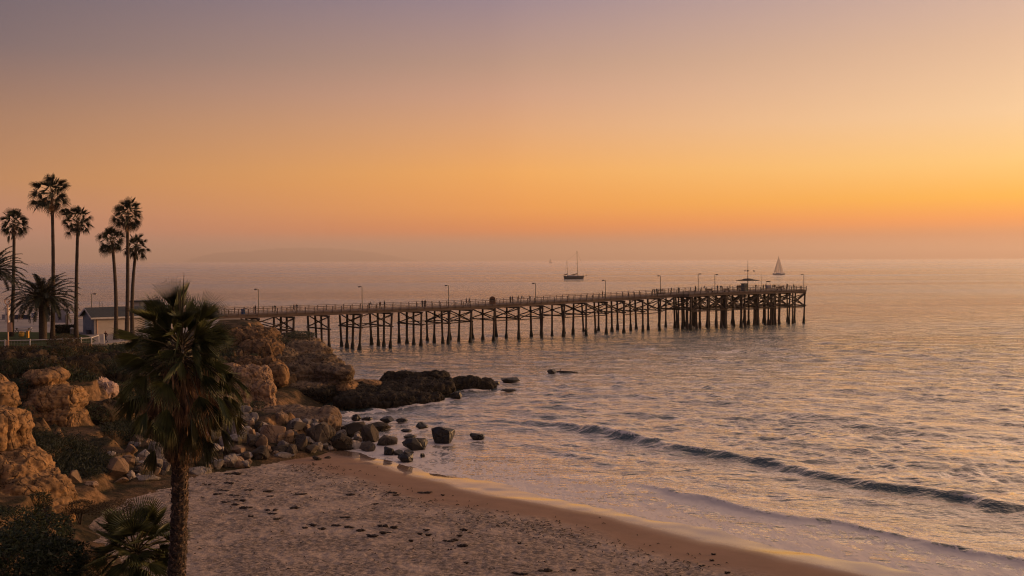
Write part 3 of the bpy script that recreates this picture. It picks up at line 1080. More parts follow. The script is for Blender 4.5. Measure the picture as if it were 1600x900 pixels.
mass('sandstone_outcrop', [blob(84, 640, 96, 2.2, 2.6, 2.2, 0.5, 3.6), blob(62, 650, 95, 1.3, 2.0, 1.7, 0, 3.0), blob(108, 620, 95.5, 1.15, 1.7, 1.0, 0, 3.6), blob(102, 655, 95, 1.65, 2.0, 1.35, 0.2, 2.6), blob(80, 598, 98, 1.0, 2.4, 1.1),
                           blob(84, 684, 93, 2.4, 1.8, 0.9), blob(58, 606, 99, 1.4, 2.0, 1.4)],
     M['sandstone'], 0.10, 0.30, 0.20, 0.2, 12, label='orange layered sandstone outcrop below the white fence, cracked across its middle', cat='rock', group='sandstone outcrops of the bluff')
mass('pale_rock', [blob(150, 606, 108, 1.25, 1.2, 1.15), blob(164, 610, 108, 1.2, 1.2, 0.9)], M['pink_stone'], 0.1, 0.2, 0.04, 0.2, 19,
     label='knobbly pale pink rock stuck in the dark slope left of the big palm', cat='rock')
mass('orange_rock', [blob(190, 650, 101, 1.1, 1.2, 1.0), blob(182, 641, 102, 0.8, 1, 0.8)], M['sandstone'], 0.1, 0.18, 0.05, 0.1, 23,
     label='small rounded orange rock on the slope behind the palm skirt', cat='rock')
mass('sandstone_outcrop', [blob(393, 608, 121, 2.1, 2.4, 2.7, 0.5, 4.0), blob(372, 625, 119, 1.9, 2.0, 2.2, 0.3, 3.4), blob(410, 622, 120, 1.25, 2.0, 2.2, 0.4, 3.8), blob(405, 648, 117, 2.2, 1.8, 0.9), blob(360, 600, 122, 1.8, 2.2, 2.2), blob(345, 640, 117, 2.2, 2.2, 1.6)],
     M['sandstone_pale'], 0.10, 0.36, 0.02, 0.22, 29, label='pale fluted sandstone face right of the big palm crown', cat='rock', group='sandstone outcrops of the bluff')
mass('sandstone_outcrop', [blob(437, 586, 131, 1.1, 1.2, 1.3), blob(430, 578, 132, 0.9, 1.2, 1.0)], M['sandstone'], 0.12, 0.2, 0.05, 0.1, 37,
     label='small tan knob at the crease between the brown slope and the headland', cat='rock', group='sandstone outcrops of the bluff')
# brown upper shoulder behind the palm
mass('earth_shoulder', [blob(395, 536, 150, 3.4, 5, 1.8), blob(410, 560, 143, 2.6, 3.5, 2.2), blob(375, 545, 150, 3.5, 5, 2.4), blob(418, 590, 134, 1.7, 2.5, 2.4), blob(395, 590, 134, 2.5, 3, 2.5)],
     rock_mat('brown_earth', (0.20, 0.115, 0.056), (0.10, 0.06, 0.032), (0.03, 0.024, 0.015), 0.2, scale=0.5), 0.16, 0.65, 0.1, 0.15, 41, kind='structure')
# dark earth cliff under the park edge
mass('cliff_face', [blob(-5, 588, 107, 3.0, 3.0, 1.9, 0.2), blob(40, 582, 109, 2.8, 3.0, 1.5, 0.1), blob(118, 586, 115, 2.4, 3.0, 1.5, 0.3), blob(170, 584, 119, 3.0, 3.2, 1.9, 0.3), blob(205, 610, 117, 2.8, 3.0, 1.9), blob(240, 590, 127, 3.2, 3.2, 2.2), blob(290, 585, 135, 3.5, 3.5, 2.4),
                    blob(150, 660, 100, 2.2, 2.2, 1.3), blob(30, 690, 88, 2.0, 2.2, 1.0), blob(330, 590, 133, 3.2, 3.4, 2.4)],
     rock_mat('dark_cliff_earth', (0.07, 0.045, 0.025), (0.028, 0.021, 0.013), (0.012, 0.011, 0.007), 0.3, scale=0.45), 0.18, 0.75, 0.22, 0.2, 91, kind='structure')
# headland
mass('headland', [(-35, 158, 3.6, 5.5, 6.5, 3.7, 0.5, 3.2), (-30.5, 150, 3.4, 4.2, 5, 3.3, 0.5, 3.0), (-27.5, 144, 3.0, 3.6, 4.2, 2.5, 0.4, 2.8), (-24.2, 139.5, 3.0, 2.3, 3.0, 1.5, 0.2, 2.6), (-22.6, 137, 3.5, 1.3, 1.8, 0.75),
                  (-30, 142, 2.0, 4, 4, 2.6, 0.3, 2.8), (-33.5, 145, 3.5, 3.5, 5, 3.0, 0.3), (-24.5, 140, 0.6, 2.6, 4, 2.0), (-27, 136.5, 1.0, 3.4, 3.2, 1.4, 0, 2.4), (-34, 138, 1.2, 3, 3.5, 1.9)],
     M['headland'], 0.15, 0.36, 0.26, 0.15, 47, kind='structure')
# reef shelf
sh = [blob(560, 612, 139, 2.9, 5.5, 0.75, 0.2), blob(585, 615, 139, 3.2, 6, 0.75, 0.2), blob(620, 612, 142, 3.6, 6, 0.9, 0.2), blob(655, 606, 145, 3.4, 5.5, 1.15, 0.2), blob(640, 592, 149, 2.0, 2.5, 0.9), blob(675, 592, 150, 1.9, 2.4, 0.95),
      blob(692, 606, 145, 1.8, 4.2, 0.9), blob(612, 590, 151, 1.4, 2, 0.55), blob(600, 628, 133, 4.0, 2.2, 1.0), blob(560, 630, 132, 3.0, 2.2, 1.1), blob(645, 624, 135, 2.8, 2.2, 0.9), blob(675, 622, 136.5, 1.6, 2, 0.7)]
mass('rock_shelf', sh, M['reef'], 0.13, 0.42, 0.16, 0.25, 53, label='long dark rock shelf reaching from the headland into the sea', cat='rock')
mass('sea_rock', [blob(728, 600, 150, 2.6, 2.2, 0.95), blob(750, 602, 150.5, 2.3, 2.0, 0.8), blob(708, 603, 149, 1.2, 2, 0.8)], M['reef'], 0.13, 0.36, 0.1, 0.15, 59,
     label='broad flat-topped dark rock just off the end of the shelf', cat='rock', group='dark rocks in the surf')
mass('sandstone_ledge', [blob(470, 655, 112, 3.2, 2.6, 0.9, -0.2), blob(500, 662, 110, 2.2, 2.0, 1.0), blob(440, 647, 114, 2.6, 2.6, 0.8), blob(513, 652, 111, 1.0, 1.4, 1.1), blob(485, 648, 114, 3, 2.2, 0.6)],
     M['boulder_tan'], 0.13, 0.26, 0.10, 0.12, 61, label='low brown rock ledge behind the boulder pile under the headland', cat='rock')
# tan lit top of the shelf next to the headland
mass('sandstone_ledge', [blob(565, 601, 143, 2.8, 3.2, 0.55, 0.2), blob(595, 604, 144, 2.4, 2.6, 0.45, 0.2), (-22.4, 138.5, 1.3, 1.6, 3.2, 1.1)], M['sandstone'], 0.15, 0.2, 0.12, 0.1, 67,
     label='tan ledge at the foot of the headland where the dark shelf begins', cat='rock')

# boulders of the pile: px, py, half width px, half height px, stone, label
G, T_, K_ = 'grey', 'tan', 'dark'
BO = [
    (369, 669, 11.5, 11, G, 'pale rounded grey boulder perched upright beside the dark earth patch'),
    (380, 655, 14, 9, G, 'long pale boulder lying just above the upright rounded one'),
    (367, 685, 8.5, 6.5, G, 'small round grey boulder directly under the pale upright one'),
    (351.5, 690, 9, 8, G, 'egg-shaped grey boulder two places right of the palm skirt'),
    (324, 681, 8.5, 10, G, 'mottled grey boulder at the dark earth edge beside the palm skirt'),
    (337, 685, 5.5, 5, T_, 'little tan stone between mottled and egg-shaped grey boulders'),
    (300, 699.5, 11, 7, G, 'wide grey boulder touching the right side of the palm trunk'),
    (328, 706, 15, 11, G, 'large smooth grey boulder in front of the mottled one'),
    (293, 716, 8, 12, G, 'tall grey boulder right beside the palm trunk'),
    (316, 720, 16, 9, K_, 'dark slanting slab with tan top edge near the palm trunk'),
    (311, 736, 17, 5.5, G, 'flat grey slab on the sand just right of the palm trunk'),
    (327, 729, 6.5, 6, T_, 'small tan stone at the tip of the dark slanting slab'),
    (358, 705, 8.5, 8, K_, 'dark stone in the gap behind the split block'),
    (359, 722, 10, 11, G, 'blue-grey left half of the split block on the sand'),
    (374, 723, 11, 10, T_, 'tan right half of the split block on the sand'),
    (372, 707, 11, 9, T_, 'tan angular boulder on top of the split block'),
    (383, 715, 8, 8, K_, 'dark tilted plate leaning on the split block'),
    (391, 689, 14, 10, K_, 'broad dark boulder mid pile with a low domed top'),
    (410, 692, 8.5, 12, T_, 'tall tan boulder leaning on the broad dark one'),
    (406, 709, 14, 10, K_, 'dark wedge-shaped rock with a sharp point on the sand'),
    (426, 678, 18, 15, T_, 'biggest boulder of the pile with its right face lit'),
    (450, 685, 10.5, 12, T_, 'upright tan boulder just right of the biggest one'),
    (471, 692, 10, 13, K_, 'dark upright boulder third right of the biggest one'),
    (498, 679, 17, 18, K_, 'large dark boulder with one orange lit facet'),
    (514, 677, 10, 13, K_, 'dark slab leaning against the facet-lit boulder'),
    (436, 654, 13, 9, T_, 'tan boulder at the top of the pile under the pale cliff'),
    (460, 666, 15, 8, K_, 'low dark boulder below the brown ledge'),
    (442, 711, 16, 5, G, 'flat grey slab on the sand below the biggest boulder'),
    (394, 657, 4.5, 4.5, G, 'small white-lit stone right of the long pale boulder'),
    (384, 640, 8.5, 5.5, G, 'pale stone resting on the sandy slope above the pile'),
    (394, 676, 5.5, 6, T_, 'small tan stone above the broad dark boulder'),
    (404, 668, 9, 8, K_, 'rough dark stone left of the biggest boulder'),
    (432, 702, 17, 6, K_, 'long dark slab under the biggest boulder'),
    (455, 705, 9, 9, K_, 'dark knobbly rock at the sand edge by the flat slab'),
    (487, 703, 12, 7, K_, 'low dark rock between dark upright boulder and sand'),
    (534, 692, 18, 15, K_, 'big slanted slab sloping down to the sand'),
    (556, 671, 22, 11, K_, 'wide dark rock mass behind the slanted slab'),
    (579, 679, 14, 14, K_, 'dark block with a lit right edge near the water'),
    (605, 689, 14, 8, K_, 'dark rounded rock at the seaward end of the pile'),
    (575, 699, 12, 8, K_, 'low dark rock in front of the lit-edge block'),
    (588, 667, 20, 6, K_, 'low dark rock ridge running into the surf'),
    (226, 712, 10.5, 9, G, 'round grey boulder left of the palm trunk, largest there'),
    (249, 709, 9, 10, G, 'upright grey boulder just left of the palm trunk'),
    (222, 721, 8, 6, T_, 'tan boulder under the round one left of the palm'),
    (222, 734, 8.5, 7, T_, 'square tan stone on the sand left of the palm'),
    (244, 725, 9.5, 10, G, 'grey boulder near the sand left of the palm trunk'),
    (260, 729, 6, 9, G, 'narrow grey boulder half hidden by the palm trunk'),
    (226, 746, 22, 5.5, G, 'long flat grey slab on sand left of the palm'),
    (205, 702, 9, 7, T_, 'tan boulder at the top left of the pile'),
    (214, 688, 12, 8, T_, 'wide orange-tan boulder under the palm skirt'),
    (230, 694, 9, 7, T_, 'tan boulder below the palm skirt, second of two'),
    (234, 719, 6, 6, G, 'small grey stone between bigger ones left of the palm'),
    (236, 740, 6.5, 4, G, 'low grey stone at the sand left of the palm'),
    (183, 731, 16, 16, T_, 'square tan block at the end of the dirt ridge'),
    (118, 747, 11, 11, T_, 'tan wedge stone below the dark ice plant patch'),
    (190, 752, 10, 5, T_, 'low tan stone in front of the square block'),
    (142, 757, 11, 4.5, T_, 'low brown stone on the sand under the bushes'),
    (174, 709, 6, 3.5, G, 'small whitish stone on top of the dirt ridge'),
    (495, 716, 7, 4, K_, 'small black stone alone on the sand below the pile'),
    (512, 715, 5, 2.5, K_, 'tiny black stone right of another on the sand'),
]
_VAR = {}


def place_rock(name, px, py, hw, hh, mat, label, cat, group, seed, D=None, sink=0.25):
    g = ground(px, py + hh * 0.75) if D is None else at(px, py + hh, D)
    D_ = g.y
    if D is None:
        D_ = g.y + 0.3 * hw * g.y / 1600
    s = D_ / 1600.0
    c = at(px, py, D_)
    me = rock_mesh(seed, 4, rng.choice((8, 11, 15)), 16, 0.05, name)
    co = np.zeros(len(me.vertices) * 3)
    me.vertices.foreach_get('co', co)
    co = co.reshape(-1, 3)
    rz = rng.uniform(0, 6.28)
    tl = rng.uniform(-0.35, 0.35)
    ca, sa, cb_, sb = math.cos(rz), math.sin(rz), math.cos(tl), math.sin(tl)
    co = co @ np.array([[ca, -sa, 0], [sa, ca, 0], [0, 0, 1]]).T @ np.array([[cb_, 0, -sb], [0, 1, 0], [sb, 0, cb_]]).T
    mx = np.abs(co).max(0)
    co = co / mx * np.array([hw * s * 1.15, (hw + hh) * 0.55 * s * 1.2, max(hh * s * 1.18, 0.12)])
    low = co[:, 2].min()
    me.vertices.foreach_set('co', co.astype(np.float32).ravel())
    me.update()
    o = link(name, me, mat, None, c)
    tag(o, label, cat, group)
    return o, D_


for i, (px, py, hw, hh, kd, lb) in enumerate(BO):
    place_rock('boulder', px, py, hw, hh, M['boulder_' + kd], lb, 'boulder', 'boulders piled at the back of the beach', 100 + i)
# smaller stones wedged between them
for i in range(130):
    px = rng.uniform(200, 560)
    top = np.interp(px, [200, 300, 380, 450, 560], [690, 690, 650, 655, 672])
    bot = np.interp(px, [200, 300, 380, 450, 560], [744, 738, 728, 708, 700])
    py = rng.uniform(top, bot)
    if 258 < px < 288:
        continue
    hw = rng.uniform(4, 9.5)
    place_rock('boulder', px, py, hw, hw * rng.uniform(0.6, 0.95), M['boulder_' + rng.choice((G, G, T_, K_))],
               'small stone wedged between the larger boulders of the beach pile', 'boulder', 'small stones filling the boulder pile', 300 + i)

SR = [
    (556, 653, 8, 5, 'small black rock in the surf nearest the headland foot'),
    (573, 654.5, 8, 2.5, 'low black rock barely out of water beside the headland-side one'),
    (605, 656, 10.5, 4.5, 'dark rounded rock in mid cove below the shelf'),
    (627, 656.5, 9, 3, 'low dark rock right of the rounded mid-cove one'),
    (604, 665.5, 6, 2.5, 'tiny dark rock just in front of the mid-cove one'),
    (659, 664.5, 9, 4, 'dark two-humped rock farther out in the cove'),
    (635, 673, 8, 2, 'thin dark rock awash in mid cove'),
    (639, 682, 11, 2.5, 'long flat dark rock awash behind the triangular one'),
    (693, 680, 17, 11, 'big blocky black rock standing alone in the surf'),
    (746, 682, 11, 4, 'low dark rock farthest right in the shallow surf'),
    (648, 694, 18, 8, 'triangular dark rock in the surf near the sand'),
    (607, 705, 8.5, 5.5, 'round black rock at the wet sand edge'),
    (622, 707, 7, 3.5, 'low black rock between two others at the wet sand edge'),
    (638, 707, 8, 3, 'flat brown rock at the water edge behind the nearest one'),
    (633, 715, 11, 7, 'nearest dark rock on the wet sand edge'),
    (660, 712, 4, 3, 'tiny dark rock alone in the foam'),
    (797, 593.5, 14, 4, 'small dark rock beyond the end of the flat-topped rock'),
    (772, 598, 10, 2.5, 'low dark rock awash at the tip of the flat-topped rock'),
    (862, 580.5, 7, 3, 'dark rock tip far out past the shelf'),
    (795, 610, 12, 2, 'thin dark rock awash in front of the shelf tip'),
    (712, 618, 9, 5, 'dark rock at the front corner of the shelf'),
]
FOAM_ROCKS = []
for i, (px, py, hw, hh, lb) in enumerate(SR):
    D = on_z(px, py + hh, 0.0).y
    o, D_ = place_rock('sea_rock', px, py, hw, hh, M['wetrock'], lb, 'rock', 'dark rocks in the surf', 500 + i, D=D)
    o.location.z = max(o.location.z, 0.05)
    o.scale.z = 1.15
    FOAM_ROCKS.append((o.location.x, o.location.y, hw * D / 1600))
for px, py in ((560, 643), (590, 641), (620, 637), (650, 634), (675, 631), (693, 627), (712, 622), (735, 609), (755, 608), (540, 648), (600, 696), (590, 704), (615, 690)):
    p = on_z(px, py, 0)
    FOAM_ROCKS.append((p.x, p.y, 0.7))

build_sea()

# driftwood awash
mb = MB()
p0 = on_z(868, 581, 0.1)
mb.tube([p0, p0 + Vector((1.4, -0.8, 0.12)), p0 + Vector((3.6, -1.2, 0.05))], [0.16, 0.14, 0.07], 7)
mb.tube([p0 + Vector((0.7, -0.4, 0.1)), p0 + Vector((0.9, 0.3, 0.5))], [0.1, 0.05], 6)
tag(mb.build('driftwood_log', M['drift'], origin=p0), 'dark driftwood log floating far out past the rock shelf', 'driftwood')

# ------------------------------------------------------------------ kelp on the sand
KE = [(364, 741.5, 15), (357, 756, 9), (325, 759, 6), (349, 768, 9), (340, 773, 7), (366, 775, 9), (389, 767, 8), (375, 783, 11), (353, 786.5, 9), (368, 791, 7), (384, 795, 11), (419, 769, 9), (422, 777, 6), (467, 774, 13),
      (424, 799, 11), (425, 805, 8), (434, 812, 8), (461, 795, 9), (392, 809, 5), (548, 774, 8), (613, 771, 8), (619, 775, 6), (664, 771, 12), (692, 775, 3.5), (587, 789, 5), (539, 810, 9), (489, 822, 7), (476, 827, 5),
      (503, 828, 7), (526, 823, 8), (546, 826, 9), (564, 831, 8), (598, 823, 9), (616, 826, 7), (581, 838, 11), (602, 835, 10), (666, 830, 6), (656, 836, 5), (670, 837, 6), (701, 848, 10), (710, 846, 7), (723, 854, 9),
      (703, 861, 4), (725, 830, 7), (718, 838, 5), (642, 846, 4), (812, 851, 4), (729, 882, 4), (852, 893, 12), (896, 893, 5), (812, 898, 14), (1115, 868, 4), (1112, 878, 4), (1097, 887, 6), (1137, 896, 5)]
ORD = ['first', 'second', 'third', 'fourth', 'fifth', 'sixth', 'seventh', 'eighth', 'ninth', 'tenth', 'eleventh', 'twelfth', 'thirteenth', 'fourteenth', 'fifteenth', 'sixteenth', 'seventeenth', 'eighteenth', 'nineteenth', 'twentieth']


def kelp_mesh(seed, L, thick):
    rs = random.Random(seed)
    mb = MB()
    v, f = _ICO[3]
    n = rs.randint(2, 4)
    for k in range(n):
        o = np.array([rs.uniform(-0.55, 0.55) * L, rs.uniform(-0.2, 0.2) * L, 0.0])
        r = 1 + 0.5 * fbm(v * 2.4 + seed + k * 9, 3, seed + k)
        q = v * r[:, None] * np.array([L * rs.uniform(0.3, 0.55), L * rs.uniform(0.16, 0.3), thick]) + o
        a = rs.uniform(-0.3, 0.3)
        q = np.stack([q[:, 0] * math.cos(a) - q[:, 1] * math.sin(a), q[:, 0] * math.sin(a) + q[:, 1] * math.cos(a), q[:, 2]], 1)
        mb.add(q, f)
    for k in range(6):
        a = rs.choice((0, math.pi)) + rs.uniform(-0.6, 0.6)
        pts = [Vector((0.3 * L * math.cos(a), 0.2 * L * math.sin(a), 0.05))]
        for j in range(4):
            a += rs.uniform(-0.5, 0.5)
            pts.append(pts[-1] + Vector((math.cos(a), math.sin(a) * 0.7, 0)) * L * 0.2)
        mb.tube(pts, [0.04, 0.04, 0.035, 0.03, 0.02], 5)
    return mb


def zone_of(px, py):
    if px < 480 and py < 790 and px < 400:
        return 'kelp clumps right of the palm trunk', 'in the upper scatter right of the palm trunk'
    if px < 480:
        return 'kelp clumps left of mid beach', 'in the row slanting toward mid beach'
    if py < 800:
        return 'kelp clumps near the damp sand', 'on the smooth sand nearest the rocks'
    if px < 630:
        return 'kelp clumps of the middle row', 'in the row across mid beach'
    if px < 760:
        return 'kelp clumps right of mid beach', 'in the broken patch right of mid beach'
    return 'kelp clumps near the bottom edge', 'by the bottom picture edge right of centre'


zc = {}
for i, (px, py, hw) in enumerate(sorted(KE)):
    g = ground(px, py)
    z, where = zone_of(px, py)
    k = zc.get(z, 0)
    zc[z] = k + 1
    big = 'long dark' if hw > 8.5 else ('dark' if hw > 5.5 else 'little dark')
    mb = kelp_mesh(700 + i, hw * g.y / 1600.0 * 0.95, rng.uniform(0.07, 0.14) if hw > 6 else 0.07)
    o = mb.build('kelp_clump', M['kelp'], smooth=True)
    o.location = g + Vector((0, 0, 0.02))
    o.rotation_euler = (0, 0, rng.uniform(-0.35, 0.35))
    tag(o, '%s kelp, %s from left %s' % (big, ORD[k], where), 'seaweed', z)

# fine wrack bits: nobody could count them
mb = MB()
for i in range(650):
    u = rng.random()
    dsh = rng.gauss(9.5, 1.6) if u < 0.65 else rng.uniform(9, 30)
    k = rng.uniform(3.2, len(SHORE) - 7.0)
    a = SHORE[int(k)] + (SHORE[int(k) + 1] - SHORE[int(k)]) * (k - int(k))
    tdir = SHORE[int(k) + 1] - SHORE[int(k)]
    tdir = tdir / np.linalg.norm(tdir)
    nrm = np.array([tdir[1], -tdir[0]])
    p = a + nrm * dsh
    L = rng.uniform(0.04, 0.17)
    z = float(beach_z(np.array([p[0]]), np.array([p[1]]))[0]) + 0.03
    an = rng.uniform(0, 3.14)
    q = Vector((math.cos(an), math.sin(an), 0)) * L
    mb.tube([Vector((p[0], p[1], z)) - q, Vector((p[0], p[1], z + 0.05)), Vector((p[0], p[1], z)) + q], [0.015, 0.03, 0.01], 5)
tag(mb.build('seaweed_litter', M['kelp']), kind='stuff')


# ------------------------------------------------------------------ palms
def fan_leaf(mb, base, d, pet, R, nseg, droop, spread=1.9, roll=0.0, mi=0, pmi=1, closed=1.0, sag=0.25):
    d = Vector(d).normalized()
    hub = Vector(base) + d * pet + Vector((0, 0, -sag * pet * pet * 0.35))
    d2 = (d + Vector((0, 0, -sag * 0.8))).normalized()
    s = d2.cross(Vector((0, 0, 1)))
    s = s.normalized() if s.length > 1e-3 else Vector((1, 0, 0))
    nn = s.cross(d2)
    s, nn = s * math.cos(roll) + nn * math.sin(roll), nn * math.cos(roll) - s * math.sin(roll)
    w_ = 0.022 if pet > 0.5 else 0.015
    mid = (Vector(base) + hub) / 2 + Vector((0, 0, sag * pet * 0.12))
    mb.tube([base, mid, hub], [w_ * 1.5, w_, w_ * 0.7], 4, pmi, cap=False)
    da = 2 * spread / nseg
    for i in range(nseg):
        a = -spread + da * (i + 0.5)
        L = R * (0.72 + 0.28 * math.cos(a)) * rng.uniform(0.9, 1.06)

        def dirn(b):
            return d2 * math.cos(b) + s * math.sin(b)
        fold = 0.05 * R
        cup = 0.10 * R * (abs(a) / spread) ** 2
        m1 = hub + dirn(a - da / 2) * L * 0.32 + nn * (cup * 0.6)
        m2 = hub + dirn(a + da / 2) * L * 0.32 + nn * (cup * 0.6)
        mc = hub + dirn(a) * L * 0.34 + nn * (cup * 0.6 - fold)
        dz = Vector((0, 0, -1))
        k = droop * rng.uniform(0.7, 1.3)
        e = hub + dirn(a) * L * (0.82 - 0.06 * k) + nn * cup * 0.8 + dz * (0.12 * k * L)
        tip = hub + dirn(a) * L * (1.0 - 0.2 * k) + nn * cup + dz * (0.34 * k * L)
        tw = dirn(a + math.pi / 2) * (R * da * 0.10)
        mb.add([hub, m1, mc, m2, e - tw, e + tw, tip], [(0, 1, 2), (0, 2, 3), (1, 4, 2), (2, 5, 3), (2, 4, 5), (4, 6, 5)], mi)


def fan_palm(base, top, r_tr, crown_r, n_live, n_dead, nseg, label, group, near=False, bend=0.3, name='fan_palm', mats=None, skirt=1.0, trunk_n=10, elmin=-0.5):
    rng.seed(int(abs(base[0]) * 97 + abs(top[2]) * 31))
    root = thing(name, base, label, 'palm tree', group)
    base, top = Vector(base), Vector(top)
    mb = MB()
    nn = 24
    pts, rad = [], []
    for i in range(nn + 1):
        t = i / nn
        p = base.lerp(top, t) + Vector((bend * math.sin(t * 3.1), 0, 0))
        pts.append(p)
        rad.append(r_tr * (1.25 - 0.4 * t + 0.5 * math.exp(-t * 14)) * (1 + 0.04 * math.sin(i * 2.3)))
    mb.tube(pts, rad, trunk_n)
    mb.build('trunk', M['trunk'], root, smooth=True)
    live = MB()
    for k in range(n_live):
        a = k * 2.39996 + rng.uniform(-0.2, 0.2)
        t = (k + 0.5) / n_live
        e = 1.4 - (1.4 - elmin) * t ** 1.05 + rng.uniform(-0.28, 0.28)
        d = Vector((math.cos(a) * math.cos(e), math.sin(a) * math.cos(e), math.sin(e)))
        pet = crown_r * rng.uniform(0.25, 0.66)
        fan_leaf(live, top + Vector((0, 0, crown_r * 0.08 * (1 - t))) + d * r_tr * 0.6, d, pet, crown_r * rng.uniform(0.44, 0.58), nseg, 0.4 + 0.9 * t, rng.uniform(0.8, 1.4), rng.uniform(-1.5, 1.5), 0, 1, sag=0.2 + 0.45 * t)
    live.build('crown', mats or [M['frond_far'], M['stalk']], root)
    if n_dead:
        dead = MB()
        for k in range(n_dead):
            a = rng.uniform(0, 6.28)
            t = rng.random()
            e = rng.uniform(-1.5, -0.85)
            d = Vector((math.cos(a) * math.cos(e), math.sin(a) * math.cos(e), math.sin(e)))
            b = top + Vector((0, 0, -crown_r * (0.05 + skirt * t * 0.9))) + Vector((math.cos(a), math.sin(a), 0)) * r_tr
            fan_leaf(dead, b, d, crown_r * rng.uniform(0.15, 0.35), crown_r * rng.uniform(0.32, 0.55), max(6, nseg // 2), 0.8, rng.uniform(0.5, 0.95), rng.uniform(-0.8, 0.8), 0, 0, sag=0.1)
        dead.build('dead_frond_skirt', M['dead'], root)
    return root


gp = 'tall fan palms of the clifftop park'
PALMS = [
    (82, 529, 81, 303, 150, 31, 'tallest slim fan palm standing above the date palm', 0.15),
    (18, 519, 22, 350, 157, 23, 'leftmost fan palm, beside the cut off date palm', 0.1),
    (119, 522, 122, 346, 153, 23, 'slim fan palm rising just left of the low restroom building', -0.1),
    (181, 530, 175, 376, 150, 22, 'left palm of the three-palm cluster before the building', 0.25),
    (198, 531, 199, 337, 152, 25.5, 'tallest, middle palm of the three-palm cluster', 0.1),
    (207, 528, 213, 387, 156, 20, 'shortest, right palm of the three-palm cluster', -0.3),
]
for px, py, tx, ty, D, r, lb, bd in PALMS:
    b = at(px, py, D)
    b.z = 7.3
    fan_palm(b, at(tx, ty, D), 0.24, r * D / 1600.0 * 1.12, 52, 8, 14, lb, gp, bend=bd, skirt=0.2, elmin=-0.85)


def date_palm(base, top, r_tr, crown_r, n, label, group):
    root = thing('date_palm', base, label, 'palm tree', group)
    base, top = Vector(base), Vector(top)
    mb = MB()
    n_ = 16
    mb.tube([base.lerp(top, i / n_) for i in range(n_ + 1)], [r_tr * (1.05 + (0.55 if i > 12 else 0.0) * (1 if i < 16 else 0.6) + 0.05 * (i % 2)) for i in range(n_ + 1)], 12)
    mb.build('trunk', M['trunk'], root, smooth=True)
    cr = MB()
    for k in range(n):
        a = k * 2.39996 + rng.uniform(-0.15, 0.15)
        t = (k + 0.5) / n
        e = 1.4 - 1.75 * t ** 0.8
        L = crown_r * rng.uniform(1.02, 1.2)
        hd = Vector((math.cos(a), math.sin(a), 0))
        pts = [top + hd * r_tr * 0.8]
        ang = e
        ns = 16
        for j in range(ns):
            pts.append(pts[-1] + (hd * math.cos(ang) + Vector((0, 0, math.sin(ang)))) * (L / ns))
            ang -= (0.035 + 0.085 * (j / ns)) * (1.0 if ang > -1.2 else 0.1)
        cr.tube(pts, [0.06 * (1 - j / (ns + 4)) for j in range(ns + 1)], 4, 1, cap=False)
        side = hd.cross(Vector((0, 0, 1)))
        for j in range(2, ns * 3):
            t2 = j / (ns * 3)
            i0 = int(t2 * ns)
            p = pts[i0].lerp(pts[min(i0 + 1, ns)], t2 * ns - i0)
            d = (pts[min(i0 + 1, ns)] - pts[max(i0 - 1, 0)]).normalized()
            up = side.cross(d)
            ll = crown_r * 0.155 * math.sin(math.pi * (0.12 + 0.80 * t2)) ** 0.6
            for sg in (-1, 1):
                dv = (side * sg * 0.72 + d * 0.6 + up * rng.uniform(0.0, 0.35)).normalized()
                tip = p + dv * ll + Vector((0, 0, -0.30 * ll))
                wv = d * 0.055
                cr.add([p - wv, p + wv, p + dv * ll * 0.6 + wv * 0.8, tip, p + dv * ll * 0.6 - wv * 0.8], [(0, 1, 2, 4), (4, 2, 3)], 0)
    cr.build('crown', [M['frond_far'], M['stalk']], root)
    return root


b = at(67, 529, 149)
b.z = 7.3
date_palm(b, at(67, 466, 149), 0.52, 4.6, 70, 'broad date palm with stout trunk and arching feather fronds', 'date palms of the clifftop park')
b = at(-14, 527, 152)
b.z = 7.3
date_palm(b, at(-14, 424, 152), 0.50, 4.4, 60, 'date palm cut off by the left picture edge, fronds only showing', 'date palms of the clifftop park')


